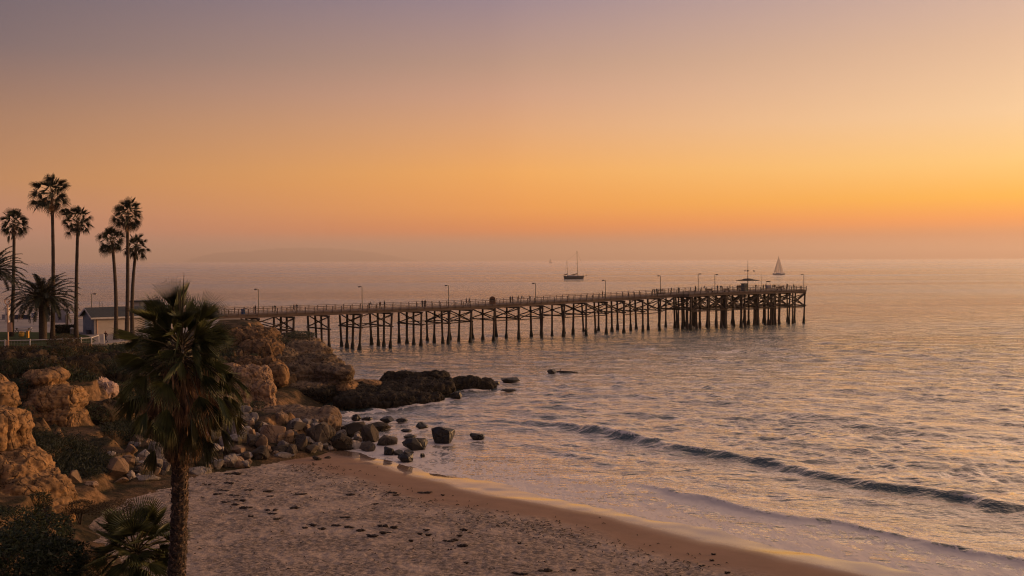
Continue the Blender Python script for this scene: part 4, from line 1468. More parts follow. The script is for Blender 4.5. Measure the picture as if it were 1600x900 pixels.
# foreground fan palm
def near_palm():
    rng.seed(77)
    D = 30.0
    base = at(268, 1010, D)
    base.z = gz(base.x, base.y) - 0.2
    crown = at(284, 556, D)
    root = thing('fan_palm', base, 'big foreground fan palm with shaggy dead skirt and patterned trunk', 'palm tree')
    # trunk as a dense lathe with criss-cross leaf scars
    nz, na = 420, 56
    zz = np.linspace(0, 1, nz)
    px_c = lambda t: base.lerp(crown, t)
    V = []
    for i, t in enumerate(zz):
        p = base.lerp(crown, float(t)) + Vector((0.10 * math.sin(t * 4), 0, 0))
        rad = 0.245 - 0.03 * t + 0.12 * math.exp(-t * 12)
        for k in range(na):
            a = 2 * math.pi * k / na
            V.append((p.x, p.y, p.z, a, rad))
    V = np.array(V)
    a, z, rad = V[:, 3], V[:, 2], V[:, 4]
    q = np.stack([np.cos(a) * 1.5, np.sin(a) * 1.5, z * 2.0], 1)
    d1 = np.sin(a * 6 + z * 14) * np.sin(a * 6 - z * 14)
    disp = 0.018 * d1 + 0.035 * fbm(q * 2.2, 3, 5) + 0.012 * np.sign(np.sin(z * 26 + 2.0 * np.sin(a * 3)))
    rr = rad + disp
    co = np.stack([V[:, 0] + np.cos(a) * rr, V[:, 1] + np.sin(a) * rr, z], 1) - np.array(base)
    idx = np.arange(nz * na).reshape(nz, na)
    qd = np.stack([idx[:-1], np.roll(idx, -1, 1)[:-1], np.roll(idx, -1, 1)[1:], idx[1:]], -1).reshape(-1, 4)
    me = mesh_np('trunk', co, qd)
    tr = link('trunk', me, M['trunk'], root)
    bt = MB()
    Ltr = (crown - base).length
    for i in range(1500):
        t = rng.random() ** 0.9
        an = rng.uniform(0, 6.283)
        p = base.lerp(crown, t) + Vector((0.10 * math.sin(t * 4), 0, 0))
        rad_ = 0.245 - 0.03 * t + 0.12 * math.exp(-t * 12)
        o = Vector((math.cos(an), math.sin(an), 0))
        s = Vector((-math.sin(an), math.cos(an), 0))
        L = rng.uniform(0.05, 0.13)
        w2 = rng.uniform(0.02, 0.045)
        out = rng.uniform(0.02, 0.06)
        sl = rng.choice((-1, 1)) * rng.uniform(0.3, 0.9)
        p0_ = p + o * (rad_ - 0.01)
        ax = (Vector((0, 0, 1)) + s * sl).normalized()
        bt.add([p0_ - s * w2, p0_ + s * w2, p0_ + ax * L + o * out + s * w2 * 0.6, p0_ + ax * L + o * out - s * w2 * 0.6, p0_ + ax * L * 1.05 + o * (out - 0.03)],
               [(0, 1, 2, 3), (3, 2, 4)])
    bt.build('leaf_scars', M['boot'], tr, origin=base)
    live = MB()
    # upright leaves fanning out above the heart, each turned its own way
    for k, al_ in enumerate((-74, -60, -48, -38, -27, -18, -8, 2, 10, 20, 30, 40, 52, 64, 76, -33, 15, 45)):
        al_ = R_(al_ + rng.uniform(-5, 5))
        dy = rng.uniform(-0.45, 0.45)
        d = Vector((math.sin(al_), dy, math.cos(al_)))
        fan_leaf(live, crown + Vector((0, 0, rng.uniform(-0.05, 0.35))) + d * 0.12, d, (0.66 - 0.003 * abs(math.degrees(al_))) * rng.uniform(0.72, 1.1), rng.uniform(0.9, 1.25), 24, rng.uniform(0.2, 0.8), rng.uniform(0.5, 1.05), math.pi / 2 + rng.gauss(0, 0.8), 0, 1, sag=rng.uniform(0.03, 0.25))
    n = 30
    for k in range(n):
        a_ = k * 2.39996 + rng.uniform(-0.35, 0.35)
        t = (k + 0.5) / n
        e = 1.1 - 1.35 * t + rng.uniform(-0.25, 0.25)
        d = Vector((math.cos(a_) * math.cos(e), math.sin(a_) * math.cos(e), math.sin(e)))
        hub = crown + Vector((0, 0, 0.45 * (1 - t) - 0.2 * t)) + d * 0.15
        fan_leaf(live, hub, d, rng.uniform(0.45, 1.35), rng.uniform(0.8, 1.18), 28, 0.1 + 0.8 * t, rng.uniform(0.45, 1.15), rng.uniform(-1.4, 1.4), 0, 1, sag=0.08 + 0.4 * t)
    for k in range(24):   # short inner leaves filling the heart of the crown
        a_ = k * 2.39996 + rng.uniform(-0.4, 0.4)
        e = rng.uniform(-0.7, 0.5)
        d = Vector((math.cos(a_) * math.cos(e), math.sin(a_) * math.cos(e), math.sin(e)))
        fan_leaf(live, crown + Vector((0, 0, rng.uniform(-0.6, 0.35))) + d * 0.15, d, rng.uniform(0.3, 0.65), rng.uniform(0.7, 1.0), 26, 1.1, rng.uniform(0.7, 1.4), rng.uniform(-1.5, 1.5), 0, 1, sag=rng.uniform(0.3, 0.9))
    for k in range(21):   # lower leaves arching out and hanging
        a_ = k * 2.39996 + rng.uniform(-0.3, 0.3)
        e = rng.uniform(-0.55, 0.15)
        d = Vector((math.cos(a_) * math.cos(e), math.sin(a_) * math.cos(e), math.sin(e)))
        fan_leaf(live, crown + Vector((0, 0, rng.uniform(-0.5, 0.0))) + d * 0.15, d, rng.uniform(0.95, 1.4), rng.uniform(0.8, 1.1), 22, 1.4, rng.uniform(0.45, 1.0), rng.uniform(-1.2, 1.2), 0, 1, sag=rng.uniform(0.8, 1.5))
    for k in range(3):   # unopened spear leaves
        a_ = k * 2.1
        tip = crown + Vector((0.1 * math.cos(a_), 0.1 * math.sin(a_), 2.45 - 0.2 * k))
        live.tube([crown + Vector((0, 0, 0.5)), crown.lerp(tip, 0.7), tip], [0.03, 0.025, 0.004], 5, 1)
    live.build('crown', [M['frond'], M['stalk']], root)
    old = MB()
    for k in range(26):   # older leaves folding down round the crown, drying at the tips
        a_ = rng.uniform(0, 6.28)
        e = rng.uniform(-1.1, -0.2)
        d = Vector((math.cos(a_) * math.cos(e), math.sin(a_) * math.cos(e), math.sin(e)))
        b_ = crown + Vector((0, 0, rng.uniform(-0.75, -0.2))) + d * 0.15
        fan_leaf(old, b_, d, rng.uniform(0.85, 1.45), rng.uniform(0.75, 1.1), 22, 1.5, rng.uniform(0.4, 0.9), rng.uniform(-1.2, 1.2), 0, 1, sag=1.1)
    old.build('drooping_fronds', [M['frond_old'], M['stalk']], root)
    dead = MB()
    for k in range(260):
        a_ = rng.uniform(0, 6.28)
        t = rng.random() ** 0.8
        zt = -0.25 - 1.95 * t
        e = rng.uniform(-1.5, -1.15) if t > 0.3 else rng.uniform(-1.3, -0.7)
        d = Vector((math.cos(a_) * math.cos(e), math.sin(a_) * math.cos(e), math.sin(e)))
        b_ = crown + Vector((0, 0, zt)) + Vector((math.cos(a_), math.sin(a_), 0)) * 0.24
        fan_leaf(dead, b_, d, rng.uniform(0.4, 0.95) * (1 - 0.45 * t), rng.uniform(0.6, 1.0) * (1 - 0.25 * t), 10, 0.8, rng.uniform(0.25, 0.6), rng.uniform(-0.9, 0.9), 0, 0, sag=0.25)
    for k in range(420):   # loose hanging threads and ribbons
        a_ = rng.uniform(0, 6.28)
        r_ = rng.uniform(0.3, 0.95) * (1 if rng.random() < 0.6 else 0.55)
        p = crown + Vector((math.cos(a_) * r_, math.sin(a_) * r_, rng.uniform(-1.5, -0.3)))
        L = rng.uniform(0.35, 0.95)
        q = p + Vector((rng.uniform(-0.08, 0.08), rng.uniform(-0.08, 0.08), -L))
        w_ = rng.uniform(0.006, 0.022)
        dead.add([p - Vector((w_, 0, 0)), p + Vector((w_, 0, 0)), p.lerp(q, 0.6) + Vector((w_, 0.03, 0)), q, p.lerp(q, 0.6) + Vector((-w_, 0.03, 0))], [(0, 1, 2, 4), (4, 2, 3)], 0)
    dead.build('dead_frond_skirt', M['dead'], root)


near_palm()


def small_palm():
    rng.seed(78)
    D = 34.0
    c = at(212, 864, D)
    base = Vector((c.x, c.y, gz(c.x, c.y) - 0.1))
    root = thing('fan_palm', base, 'small bushy fan palm at the bottom edge left of the big trunk', 'palm tree')
    mb = MB()
    mb.tube([base, base.lerp(c, 0.5), c], [0.3, 0.24, 0.18], 10)
    mb.build('trunk', M['trunk'], root, smooth=True)
    live = MB()
    n = 46
    for k in range(n):
        a_ = k * 2.39996 + rng.uniform(-0.2, 0.2)
        t = (k + 0.5) / n
        e = 1.35 - 1.75 * t ** 0.9 + rng.uniform(-0.1, 0.1)
        d = Vector((math.cos(a_) * math.cos(e), math.sin(a_) * math.cos(e), math.sin(e)))
        fan_leaf(live, c + d * 0.1, d, rng.uniform(0.6, 1.1), rng.uniform(0.85, 1.15), 26, 0.2 + 0.5 * t, rng.uniform(1.3, 1.9), rng.uniform(-0.6, 0.6), 0, 1, sag=0.1 + 0.25 * t)
    live.build('crown', [M['frond'], M['stalk']], root)


small_palm()


# ------------------------------------------------------------------ shrubs
def leaf_cloud(mb, c, rx, ry, rz, n, s, seed, mi=0):
    rs = random.Random(seed)
    sd = rs.uniform(0, 50)
    cand = []
    for i in range(n):
        u, v_ = rs.uniform(-1, 1), rs.uniform(0, 6.283)
        r = rs.uniform(0.45, 1.0) ** 0.5
        q = math.sqrt(1 - u * u)
        cand.append((q * math.cos(v_), q * math.sin(v_), u, r))
    cand = np.array(cand)
    k = 1 + 0.42 * fbm(cand[:, :3] * 1.7 + sd, 3, seed)
    P = cand[:, :3] * (cand[:, 3] * k)[:, None] * np.array([rx, ry, rz]) + np.array(c)
    for p in P:
        a, b_ = rs.uniform(0, 6.28), rs.uniform(-0.5, 1.2)
        d = Vector((math.cos(a) * math.cos(b_), math.sin(a) * math.cos(b_), math.sin(b_)))
        sd_ = d.orthogonal().normalized()
        L = s * rs.uniform(0.6, 1.4)
        w_ = L * rs.uniform(0.25, 0.42)
        p = Vector(p)
        mb.add([p - d * L * 0.5, p + sd_ * w_ * 0.5, p + d * L * 0.5, p - sd_ * w_ * 0.5], [(0, 1, 2, 3)], mi)


def shrub(px, py, D, rx, rz, mat, n, s, label, seed, group='shrubs on the bluff', ry=None):
    c = at(px, py, D)
    g = gz(c.x, c.y)
    root = thing('shrub', (c.x, c.y, g), label, 'shrub', group)
    st = MB()
    rs = random.Random(seed)
    for k in range(6):
        a = rs.uniform(0, 6.28)
        q = Vector((math.cos(a) * rx * 0.5, math.sin(a) * rx * 0.5, 0))
        st.tube([Vector((c.x, c.y, g - 0.1)), Vector((c.x, c.y, g)).lerp(c + q, 0.5) + Vector((0, 0, 0.1)), c + q], [0.05, 0.035, 0.015], 5)
    st.build('stem', M['trunk'], root)
    mb = MB()
    leaf_cloud(mb, c, rx, ry or rx, rz, n, s, seed)
    mb.build('foliage', mat, root)
    return root


SH = [
    (20, 872, 33, 1.5, 1.0, 'leaf_dark', 4600, 0.15, 'dark green bush filling the bottom left corner'),
    (88, 880, 33.5, 1.1, 0.85, 'leaf_dark', 3600, 0.14, 'dark bush right of the corner bush, beside the small palm'),
    (60, 835, 36, 1.2, 0.7, 'leaf_dark', 3200, 0.14, 'dark bush top touching the foot of the orange spur'),
    (125, 893, 34.5, 0.9, 0.7, 'leaf_brown', 2200, 0.09, 'brown dry bush between the corner bushes and small palm'),
    (10, 815, 38, 1.3, 0.6, 'leaf_dark', 3000, 0.10, 'bush at the left edge under the orange spur'),
    (58, 782, 63.5, 0.85, 0.65, 'leaf_dark', 1800, 0.12, 'round dark bush growing on the face of the orange spur'),
    (125, 792, 66, 1.0, 0.5, 'leaf_brown', 1500, 0.12, 'low brown bush on the sand right of the orange spur'),
    (175, 793, 66, 1.6, 0.35, 'leaf_brown', 1700, 0.12, 'wide low brown scrub on the sand behind the small palm'),
    (235, 688, 98, 1.3, 0.8, 'leaf_dark', 1500, 0.15, 'dark bush at the top of the boulders left of the palm trunk'),
    (345, 655, 106, 2.4, 1.2, 'leaf_dark', 3000, 0.17, 'large dark bush on the slope right of the palm skirt'),
    (330, 640, 112, 2.2, 1.2, 'leaf_dark', 2500, 0.17, 'dark bush behind the palm skirt above the boulders'),
    (402, 632, 112, 0.9, 0.45, 'leaf_dark', 700, 0.14, 'small dark bush on the sandy slope under the pale face'),
    (395, 561, 138, 1.3, 0.8, 'leaf_dark', 1000, 0.18, 'dark bush on the brown slope above the pale face'),
    (100, 533, 134, 2.2, 0.9, 'leaf_brown', 2000, 0.20, 'golden brown bush at the fence foot below the date palm'),
    (20, 550, 131, 2.6, 0.9, 'leaf_brown', 2200, 0.20, 'brown scrub at the cliff top below the leftmost palm'),
    (65, 552, 131, 2.0, 0.9, 'leaf_dark', 1800, 0.20, 'dark scrub at the cliff top below the date palm'),
    (140, 548, 133, 2.3, 0.8, 'leaf_dark', 1800, 0.20, 'dark scrub at the cliff top below the fence end'),
    (185, 548, 138, 2.6, 1.0, 'leaf_dark', 2000, 0.20, 'dark scrub at the cliff top beside the big palm'),
    (18, 572, 104, 1.9, 0.8, 'leaf_dark', 2000, 0.18, 'dark scrub mound at the left edge above the cut off sandstone knob'),
    (62, 568, 106, 1.9, 0.7, 'leaf_dark', 2000, 0.18, 'dark scrub mound above the cracked sandstone outcrop'),
    (125, 572, 112, 1.8, 0.7, 'leaf_brown', 1800, 0.18, 'brown scrub mound above the knobbly pale pink rock'),
    (175, 572, 115, 1.9, 0.9, 'leaf_dark', 2000, 0.18, 'dark scrub mound right of the pale pink rock'),
    (218, 582, 115, 1.9, 1.1, 'leaf_dark', 2000, 0.18, 'dark scrub half hidden behind the big palm crown'),
    (22, 604, 96, 1.5, 0.9, 'leaf_dark', 1600, 0.17, 'dark bush in the gully between the two sandstone outcrops'),
    (150, 645, 98, 1.5, 0.8, 'leaf_dark', 1600, 0.17, 'dark bush below the pale pink rock beside the orange rock'),
    (470, 523, 153, 2.6, 0.6, 'leaf_dark', 2000, 0.20, 'dark scrub capping the headland top'),
    (440, 540, 149, 1.8, 1.3, 'leaf_dark', 1800, 0.20, 'dark bush hanging in the headland crease'),
]
for i, (px, py, D, rx, rz, mt, n, s, lb) in enumerate(SH):
    shrub(px, py, D, rx, rz, M[mt], n, s, lb, 40 + i)


def cover(name, rects, n, s, mat, seed, lift=0.15):
    """low plant cover scattered over sloping ground; rects in world x/y or (px,py) polygons"""
    rs = random.Random(seed)
    mb = MB()
    xs, ys = [], []
    tot = 0
    for poly, D0, D1, cnt in rects:
        k = 0
        while k < cnt:
            px = rs.uniform(min(p[0] for p in poly), max(p[0] for p in poly))
            py = rs.uniform(min(p[1] for p in poly), max(p[1] for p in poly))
            inside = False
            j = len(poly) - 1
            for i in range(len(poly)):
                if (poly[i][1] > py) != (poly[j][1] > py) and px < (poly[j][0] - poly[i][0]) * (py - poly[i][1]) / (poly[j][1] - poly[i][1]) + poly[i][0]:
                    inside = not inside
                j = i
            if not inside:
                continue
            k += 1
            xs.append((px, py, D0, D1))
    # march all rays together; points gather in mounds
    A = np.array(xs)
    Ds = np.linspace(60, 175, 260)
    rx = (A[:, 0] - 800) / 1600
    rvec = np.array([[*ray(a, b)] for a, b in A[:, :2]])
    hit = np.full(len(A), np.nan)
    for D in Ds:
        x = rvec[:, 0] / rvec[:, 1] * D
        z = H + rvec[:, 2] / rvec[:, 1] * D
        todo = np.isnan(hit)
        if not todo.any():
            break
        g = bluff_z(x[todo], np.full(todo.sum(), D))
        idx = np.where(todo)[0]
        hit[idx[z[todo] <= g]] = D
    for i in range(len(A)):
        if np.isnan(hit[i]):
            continue
        D = hit[i]
        c = Vector((rvec[i, 0] / rvec[i, 1] * D, D, H + rvec[i, 2] / rvec[i, 1] * D))
        mound = i % 9 == 0
        mr = rs.uniform(0.5, 1.3)
        for k in range(46 if mound else 6):
            a, b_ = rs.uniform(0, 6.28), rs.uniform(0.1, 1.3)
            d = Vector((math.cos(a) * math.cos(b_), math.sin(a) * math.cos(b_), math.sin(b_)))
            sd_ = d.orthogonal().normalized()
            p = c + (Vector((rs.gauss(0, 0.5), rs.gauss(0, 0.5), rs.uniform(0.0, 0.75))) * mr if mound else Vector((rs.gauss(0, 0.35), rs.gauss(0, 0.35), rs.uniform(0, lift))))
            L = s * rs.uniform(0.6, 1.5)
            w_ = L * 0.3
            mb.add([p - d * L * 0.4, p + sd_ * w_ * 0.5, p + d * L * 0.6, p - sd_ * w_ * 0.5], [(0, 1, 2, 3)])
    o = mb.build(name, mat)
    tag(o, kind='stuff')


cover('slope_scrub', [([(0, 548), (145, 546), (235, 540), (300, 560), (260, 640), (190, 640), (170, 590), (120, 600), (90, 590), (45, 600), (35, 660), (25, 600), (0, 600)], 0, 0, 2600),
                      ([(300, 560), (360, 530), (375, 600), (340, 660), (290, 680)], 0, 0, 800)], 0, 0.34, M['leaf_dark'], 3, 0.35)
cover('ice_plant', [([(44, 678), (120, 690), (165, 715), (165, 740), (120, 752), (90, 745), (70, 710)], 0, 0, 1500), ([(190, 655), (225, 660), (230, 690), (190, 690), (160, 670)], 0, 0, 500)], 0, 0.22, M['hedge'], 5, 0.2)
cover('dry_brush', [([(0, 548), (145, 546), (190, 600), (130, 590), (60, 585)], 0, 0, 700), ([(330, 610), (365, 600), (372, 650), (345, 650)], 0, 0, 200)], 0, 0.34, M['leaf_brown'], 7, 0.4)


# ------------------------------------------------------------------ clifftop park
PZ = 7.3


def sheet(name, pts, z, mat, kind, cell=1.0):
    mb = MB()
    mb.add([(x, y, z) for x, y in pts], [tuple(range(len(pts)))])
    o = mb.build(name, mat)
    return tag(o, kind=kind)


def pk(px, py, z=PZ):
    p = on_z(px, py, z)
    return (p.x, p.y)


lawn_pts = [pk(-60, 541.5), pk(60, 541.5), pk(142, 538.5), pk(150, 532), pk(138, 525), pk(118, 521.5), pk(60, 519.5), pk(0, 519), pk(-60, 519)]
sheet('lawn', lawn_pts, PZ + 0.05, M['lawn'], 'structure')
path_pts = [pk(-60, 519), pk(0, 519), pk(60, 519.5), pk(118, 521.5), pk(138, 525), pk(150, 532), pk(142, 538.5), pk(190, 536.5), pk(235, 530), pk(330, 512), pk(345, 499), pk(200, 500), pk(60, 498), pk(-60, 498)]
sheet('path', path_pts, PZ + 0.03, M['concrete'], 'structure')


def upright(px, py):
    x, y = pk(px, py)
    return Vector((x, y, PZ + 0.04))


# fence
fl = [(-40, 545.5), (8, 544), (47, 543), (98, 541), (115, 540.3), (127, 540), (143, 539), (154, 535)]
fp = [Vector((*pk(px, py), PZ)) for px, py in fl]
root = thing('park_fence', fp[0], 'white post and rail fence along the edge of the clifftop lawn', 'fence')
rails = MB()
wm = MB()
for i, p in enumerate(fp):
    pm = MB()
    pm.box(p + Vector((0, 0, 0.48)), (0.13, 0.13, 1.2))
    pm.box(p + Vector((0, 0, 1.10)), (0.17, 0.17, 0.05))
    pm.build('post', M['white_paint'], root)
    if i:
        a = fp[i - 1]
        rails.bar(a + Vector((0, 0, 1.0)), p + Vector((0, 0, 1.0)), 0.07, 0.10)
        n = int((p - a).length / 0.35)
        for k in range(1, n):
            q = a.lerp(p, k / n)
            wm.bar(q + Vector((0, 0, 0.08)), q + Vector((0, 0, 0.95)), 0.015, 0.015)
        wm.bar(a + Vector((0, 0, 0.1)), p + Vector((0, 0, 0.1)), 0.03, 0.03)
        wm.bar(a + Vector((0, 0, 0.55)), p + Vector((0, 0, 0.55)), 0.03, 0.03)
rails.build('rail', M['white_paint'], root)
wm.build('wire_infill', M['galv'], root)
p = upright(162, 537)
root = thing('bollard', p, 'white post standing alone on the path near the walker', 'post')
mb = MB()
mb.lathe(p, [(0.11, 0), (0.11, 1.15), (0.13, 1.16), (0.13, 1.25), (0.06, 1.3)], 12)
mb.build('post', M['white_paint'], root)
# low kerb wall at the cliff edge
mb = MB()
kp = [Vector((*pk(px, py), PZ)) for px, py in [(146, 541), (165, 540), (185, 537.5), (215, 533)]]
for a, b in zip(kp, kp[1:]):
    mb.bar(a + Vector((0, 0, 0.12)), b + Vector((0, 0, 0.12)), 0.3, 0.34)
tag(mb.build('kerb_wall', M['concrete'], origin=kp[0]), 'low pale kerb wall along the cliff edge beside the path', 'wall')


# restroom building
def building():
    c0 = Vector((*pk(147, 523), PZ))
    al = R_(38)
    a = Vector((math.cos(al), math.sin(al), 0))
    g = Vector((-math.sin(al), math.cos(al), 0))
    L, W, Hw, Hr = 13.0, 6.0, 2.75, 1.2
    root = thing('restroom_building', c0, 'low park building with blue-grey gable, cream side and dark shingle roof', 'building')
    U = Vector((0, 0, 1))
    # cream long wall + back + blue gables
    mb = MB()
    e = a * 0.0
    mb.add([c0, c0 + a * L, c0 + a * L + U * Hw, c0 + U * Hw], [(0, 1, 2, 3)])
    mb.add([c0 + g * W, c0 + g * W + a * L, c0 + g * W + a * L + U * Hw, c0 + g * W + U * Hw], [(3, 2, 1, 0)])
    mb.build('long_wall', M['cream'], root)
    for s in (0.0, L):
        mb = MB()
        q = c0 + a * s
        mb.add([q, q + U * Hw, q + g * W / 2 + U * (Hw + Hr), q + g * W + U * Hw, q + g * W], [(0, 1, 2, 3, 4)])
        mb.build('gable_wall', M['bluewall'], root)
    ov, th = 0.55, 0.16
    roof = MB()
    rid0 = c0 - a * ov + g * W / 2 + U * (Hw + Hr + 0.06)
    rid1 = rid0 + a * (L + 2 * ov)
    slope = Hr / (W / 2)
    for sg, q0 in ((1, c0 - a * ov - g * ov + U * (Hw - slope * ov + 0.06)), (-1, c0 - a * ov + g * (W + ov) + U * (Hw - slope * ov + 0.06))):
        q1 = q0 + a * (L + 2 * ov)
        t = U * th
        vs = [q0, q1, rid1, rid0, q0 + t, q1 + t, rid1 + t, rid0 + t]
        roof.add(vs, [(0, 3, 2, 1), (4, 5, 6, 7), (0, 1, 5, 4), (2, 3, 7, 6), (0, 4, 7, 3), (1, 2, 6, 5)])
    ro = roof.build('roof', M['shingle'], root)
    tr = MB()
    q0 = c0 - a * (ov + 0.03) - g * (ov + 0.03) + U * (Hw - slope * ov)
    tr.bar(q0 + U * 0.06, q0 + a * (L + 2 * ov + .06) + U * 0.06, 0.05, 0.26)
    apex = c0 - a * (ov + 0.03) + g * W / 2 + U * (Hw + Hr)
    tr.bar(q0 + U * 0.06, apex + U * 0.06, 0.05, 0.24)
    q2 = c0 - a * (ov + 0.03) + g * (W + ov) + U * (Hw - slope * ov)
    tr.bar(q2 + U * 0.06, apex + U * 0.06, 0.05, 0.24)
    tr.build('fascia_board', M['white_paint'], root)
    pp = MB()
    p = c0 + a * 0.45 - g * 0.05
    pp.bar(p, p + U * Hw, 0.09, 0.09)
    pp.build('drain_pipe', M['tan'], root)
    vt = MB()
    v0_ = rid0 + a * 6.5 - g * 1.6 - U * 0.6
    vt.lathe(v0_, [(0.12, 0), (0.12, 0.6), (0.26, 0.62), (0.05, 0.85)], 10)
    vt.build('roof_vent', M['galv'], root)
    dr = MB()
    p = c0 + a * 8.5 - g * 0.02
    dr.box(p + U * 1.05, (1.0, 0.06, 2.1), al)
    dr.build('door', M['bluewall'], root)
    bs = MB()
    p = c0 - a * 0.35 + g * 1.6
    bs.box(p + U * 0.35, (0.5, 0.8, 0.7), al)
    tag(bs.build('utility_box', M['navy'], origin=p), 'small dark box standing against the blue gable wall', 'box')


building()


def kiosk():
    c = Vector((*pk(226, 505), PZ))
    root = thing('beach_kiosk', c, 'flat roofed kiosk with grey glass front half hidden by palm fronds', 'kiosk')
    W, Dp, Hh = 4.4, 3.6, 4.3
    rz = R_(18)
    a = Vector((math.cos(rz), math.sin(rz), 0))
    g = Vector((-math.sin(rz), math.cos(rz), 0))
    mb = MB()
    mb.box(c + Vector((0, 0, 1.2)), (W, Dp, 2.4), rz)
    mb.build('wall', M['cream'], root)
    gl = MB()
    gl.box(c + Vector((0, 0, 3.2)), (W * 0.96, Dp * 0.96, 1.6), rz)
    gl.build('window', M['board'], root)
    rf = MB()
    rf.box(c + Vector((0, 0, 4.12)), (W + 0.6, Dp + 0.6, 0.22), rz)
    rf.build('roof', M['shingle'], root)
    fr = MB()
    for s in (-1, -0.33, 0.33, 1):
        fr.box(c + a * (W * 0.49 * s) - g * (Dp * 0.485) + Vector((0, 0, 3.2)), (0.1, 0.1, 1.62), rz)
    fr.build('window_frame', M['metal'], root)
    br = MB()
    br.box(c + a * (-1.0) - g * (Dp * 0.5 + 0.05) + Vector((0, 0, 1.1)), (1.6, 0.1, 1.7), rz)
    br.build('shutter', M['brown'], root)


kiosk()


def lamp_post(p, h, arm, label, group, mat, headmat, name='lamp_post'):
    root = thing(name, p, label, 'lamp post', group)
    mb = MB()
    mb.tube([p, p + Vector((0, 0, h * 0.5)), p + Vector((0, 0, h))], [0.10, 0.085, 0.07], 8)
    mb.build('pole', mat, root)
    ar = MB()
    e = Vector(arm)
    ar.tube([p + Vector((0, 0, h - 0.03)), p + Vector((0, 0, h + 0.06)) + e * 0.5, p + Vector((0, 0, h + 0.05)) + e], [0.04, 0.035, 0.03], 6)
    ar.build('arm', mat, root)
    hd = MB()
    q = p + Vector((0, 0, h - 0.02)) + e * 1.0
    an = math.atan2(e.y, e.x)
    hd.box(q, (0.62, 0.3, 0.14), an)
    hd.box(q + Vector((0, 0, 0.1)), (0.42, 0.2, 0.08), an)
    ho = hd.build('lamp_head', headmat, root)
    ln = MB()
    ln.box(q + Vector((0, 0, -0.1)), (0.5, 0.24, 0.08), an)
    ln.build('lens', M['lamp_glass'], ho, origin=p)
    return root


p = upright(143.5, 503)
lamp_post(p, 5.3, (0.75, -0.1, 0), 'park lamp post with pale lit head rising behind the restroom roof', 'lamp posts', M['metal'], M['metal'])
# thin poles behind the roof
for px, top, lb in ((155.5, 470, 'thin dark pole just right of the park lamp behind the roof'), (160, 473, 'shorter thin pole behind the roof, right of another')):
    p = upright(px, 502)
    mb = MB()
    q = at(px, top, p.y)
    mb.tube([p, Vector((p.x, p.y, q.z))], [0.06, 0.04], 6)
    mb.box(Vector((p.x, p.y, q.z)), (0.1, 0.1, 0.08))
    tag(mb.build('pole', M['metal'], origin=p), lb, 'pole', 'thin poles behind the roof')

# pale post with ring top and tan panel
p = upright(13, 544)
root = thing('sign_post', p, 'pale wooden post with round top and tan sign panel at far left', 'sign post')
mb = MB()
mb.tube([p, p + Vector((0, 0, 5.8))], [0.11, 0.08], 8)
mb.build('pole', M['tan'], root)
rg = MB()
c = p + Vector((0, 0, 6.15))
rg.tube([c + Vector((0.36 * math.cos(i * math.pi / 8), 0, 0.36 * math.sin(i * math.pi / 8))) for i in range(17)], 0.07, 6)
rg.build('ring', M['tan'], root)
pn = MB()
pn.box(p + Vector((0.33, -0.05, 2.75)), (0.5, 0.06, 1.25))
pn.build('sign_panel', M['tan'], root)
st = MB()
st.box(p + Vector((-0.22, 0, 0.42)), (0.16, 0.16, 0.9))
st.build('footing', M['tan'], root)

# framed notice board
p = upright(95, 508)
root = thing('notice_board', p, 'large grey board in a dark frame standing behind the hedge', 'board')
mb = MB()
mb.box(p + Vector((0, 0, 1.55)), (2.4, 0.1, 2.3))
mb.build('panel', M['board'], root)
fr = MB()
for s in (-1, 1):
    fr.box(p + Vector((1.27 * s, 0, 1.4)), (0.14, 0.18, 2.9))
fr.box(p + Vector((0, 0, 2.78)), (2.42, 0.18, 0.14))
fr.build('frame', M['metal'], root)
br = MB()
br.box(p + Vector((-1.2, -0.4, 0.9)), (0.06, 0.7, 1.8))
br.box(p + Vector((1.2, -0.4, 0.9)), (0.06, 0.7, 1.8))
br.build('brace', M['metal'], root)
# pergola frame right of it
p = upright(114, 509)
root = thing('pergola', p, 'pale open pergola frame between the notice board and the building', 'pergola')
mb = MB()
for dx in (-0.9, 0.5, 1.9):
    mb.box(p + Vector((dx, 0, 1.1)), (0.12, 0.12, 2.2))
mb.build('posts', M['brown'], root)
mb = MB()
mb.box(p + Vector((0.5, 0, 2.28)), (3.4, 1.2, 0.14))
mb.build('top_beam', M['white_paint'], root)

# hedge
mb = MB()
x0, y0 = pk(82, 522)
x1, y1 = pk(118, 521)
c = Vector(((x0 + x1) / 2, (y0 + y1) / 2 + 0.8, PZ + 0.65))
rs = random.Random(5)
for i in range(5000):
    p = c + Vector((rs.uniform(-1, 1) * (x1 - x0) / 2, rs.uniform(-0.8, 0.8), rs.uniform(-0.65, 0.65) + 0.1 * rs.random()))
    a, b_ = rs.uniform(0, 6.28), rs.uniform(-0.4, 1.2)
    d = Vector((math.cos(a) * math.cos(b_), math.sin(a) * math.cos(b_), math.sin(b_)))
    s_ = d.orthogonal().normalized()
    mb.add([p - d * 0.12, p + s_ * 0.06, p + d * 0.12, p - s_ * 0.06], [(0, 1, 2, 3)])
tag(mb.build('hedge', M['hedge'], origin=c), 'dark clipped hedge on the lawn behind the tall palm', 'hedge')

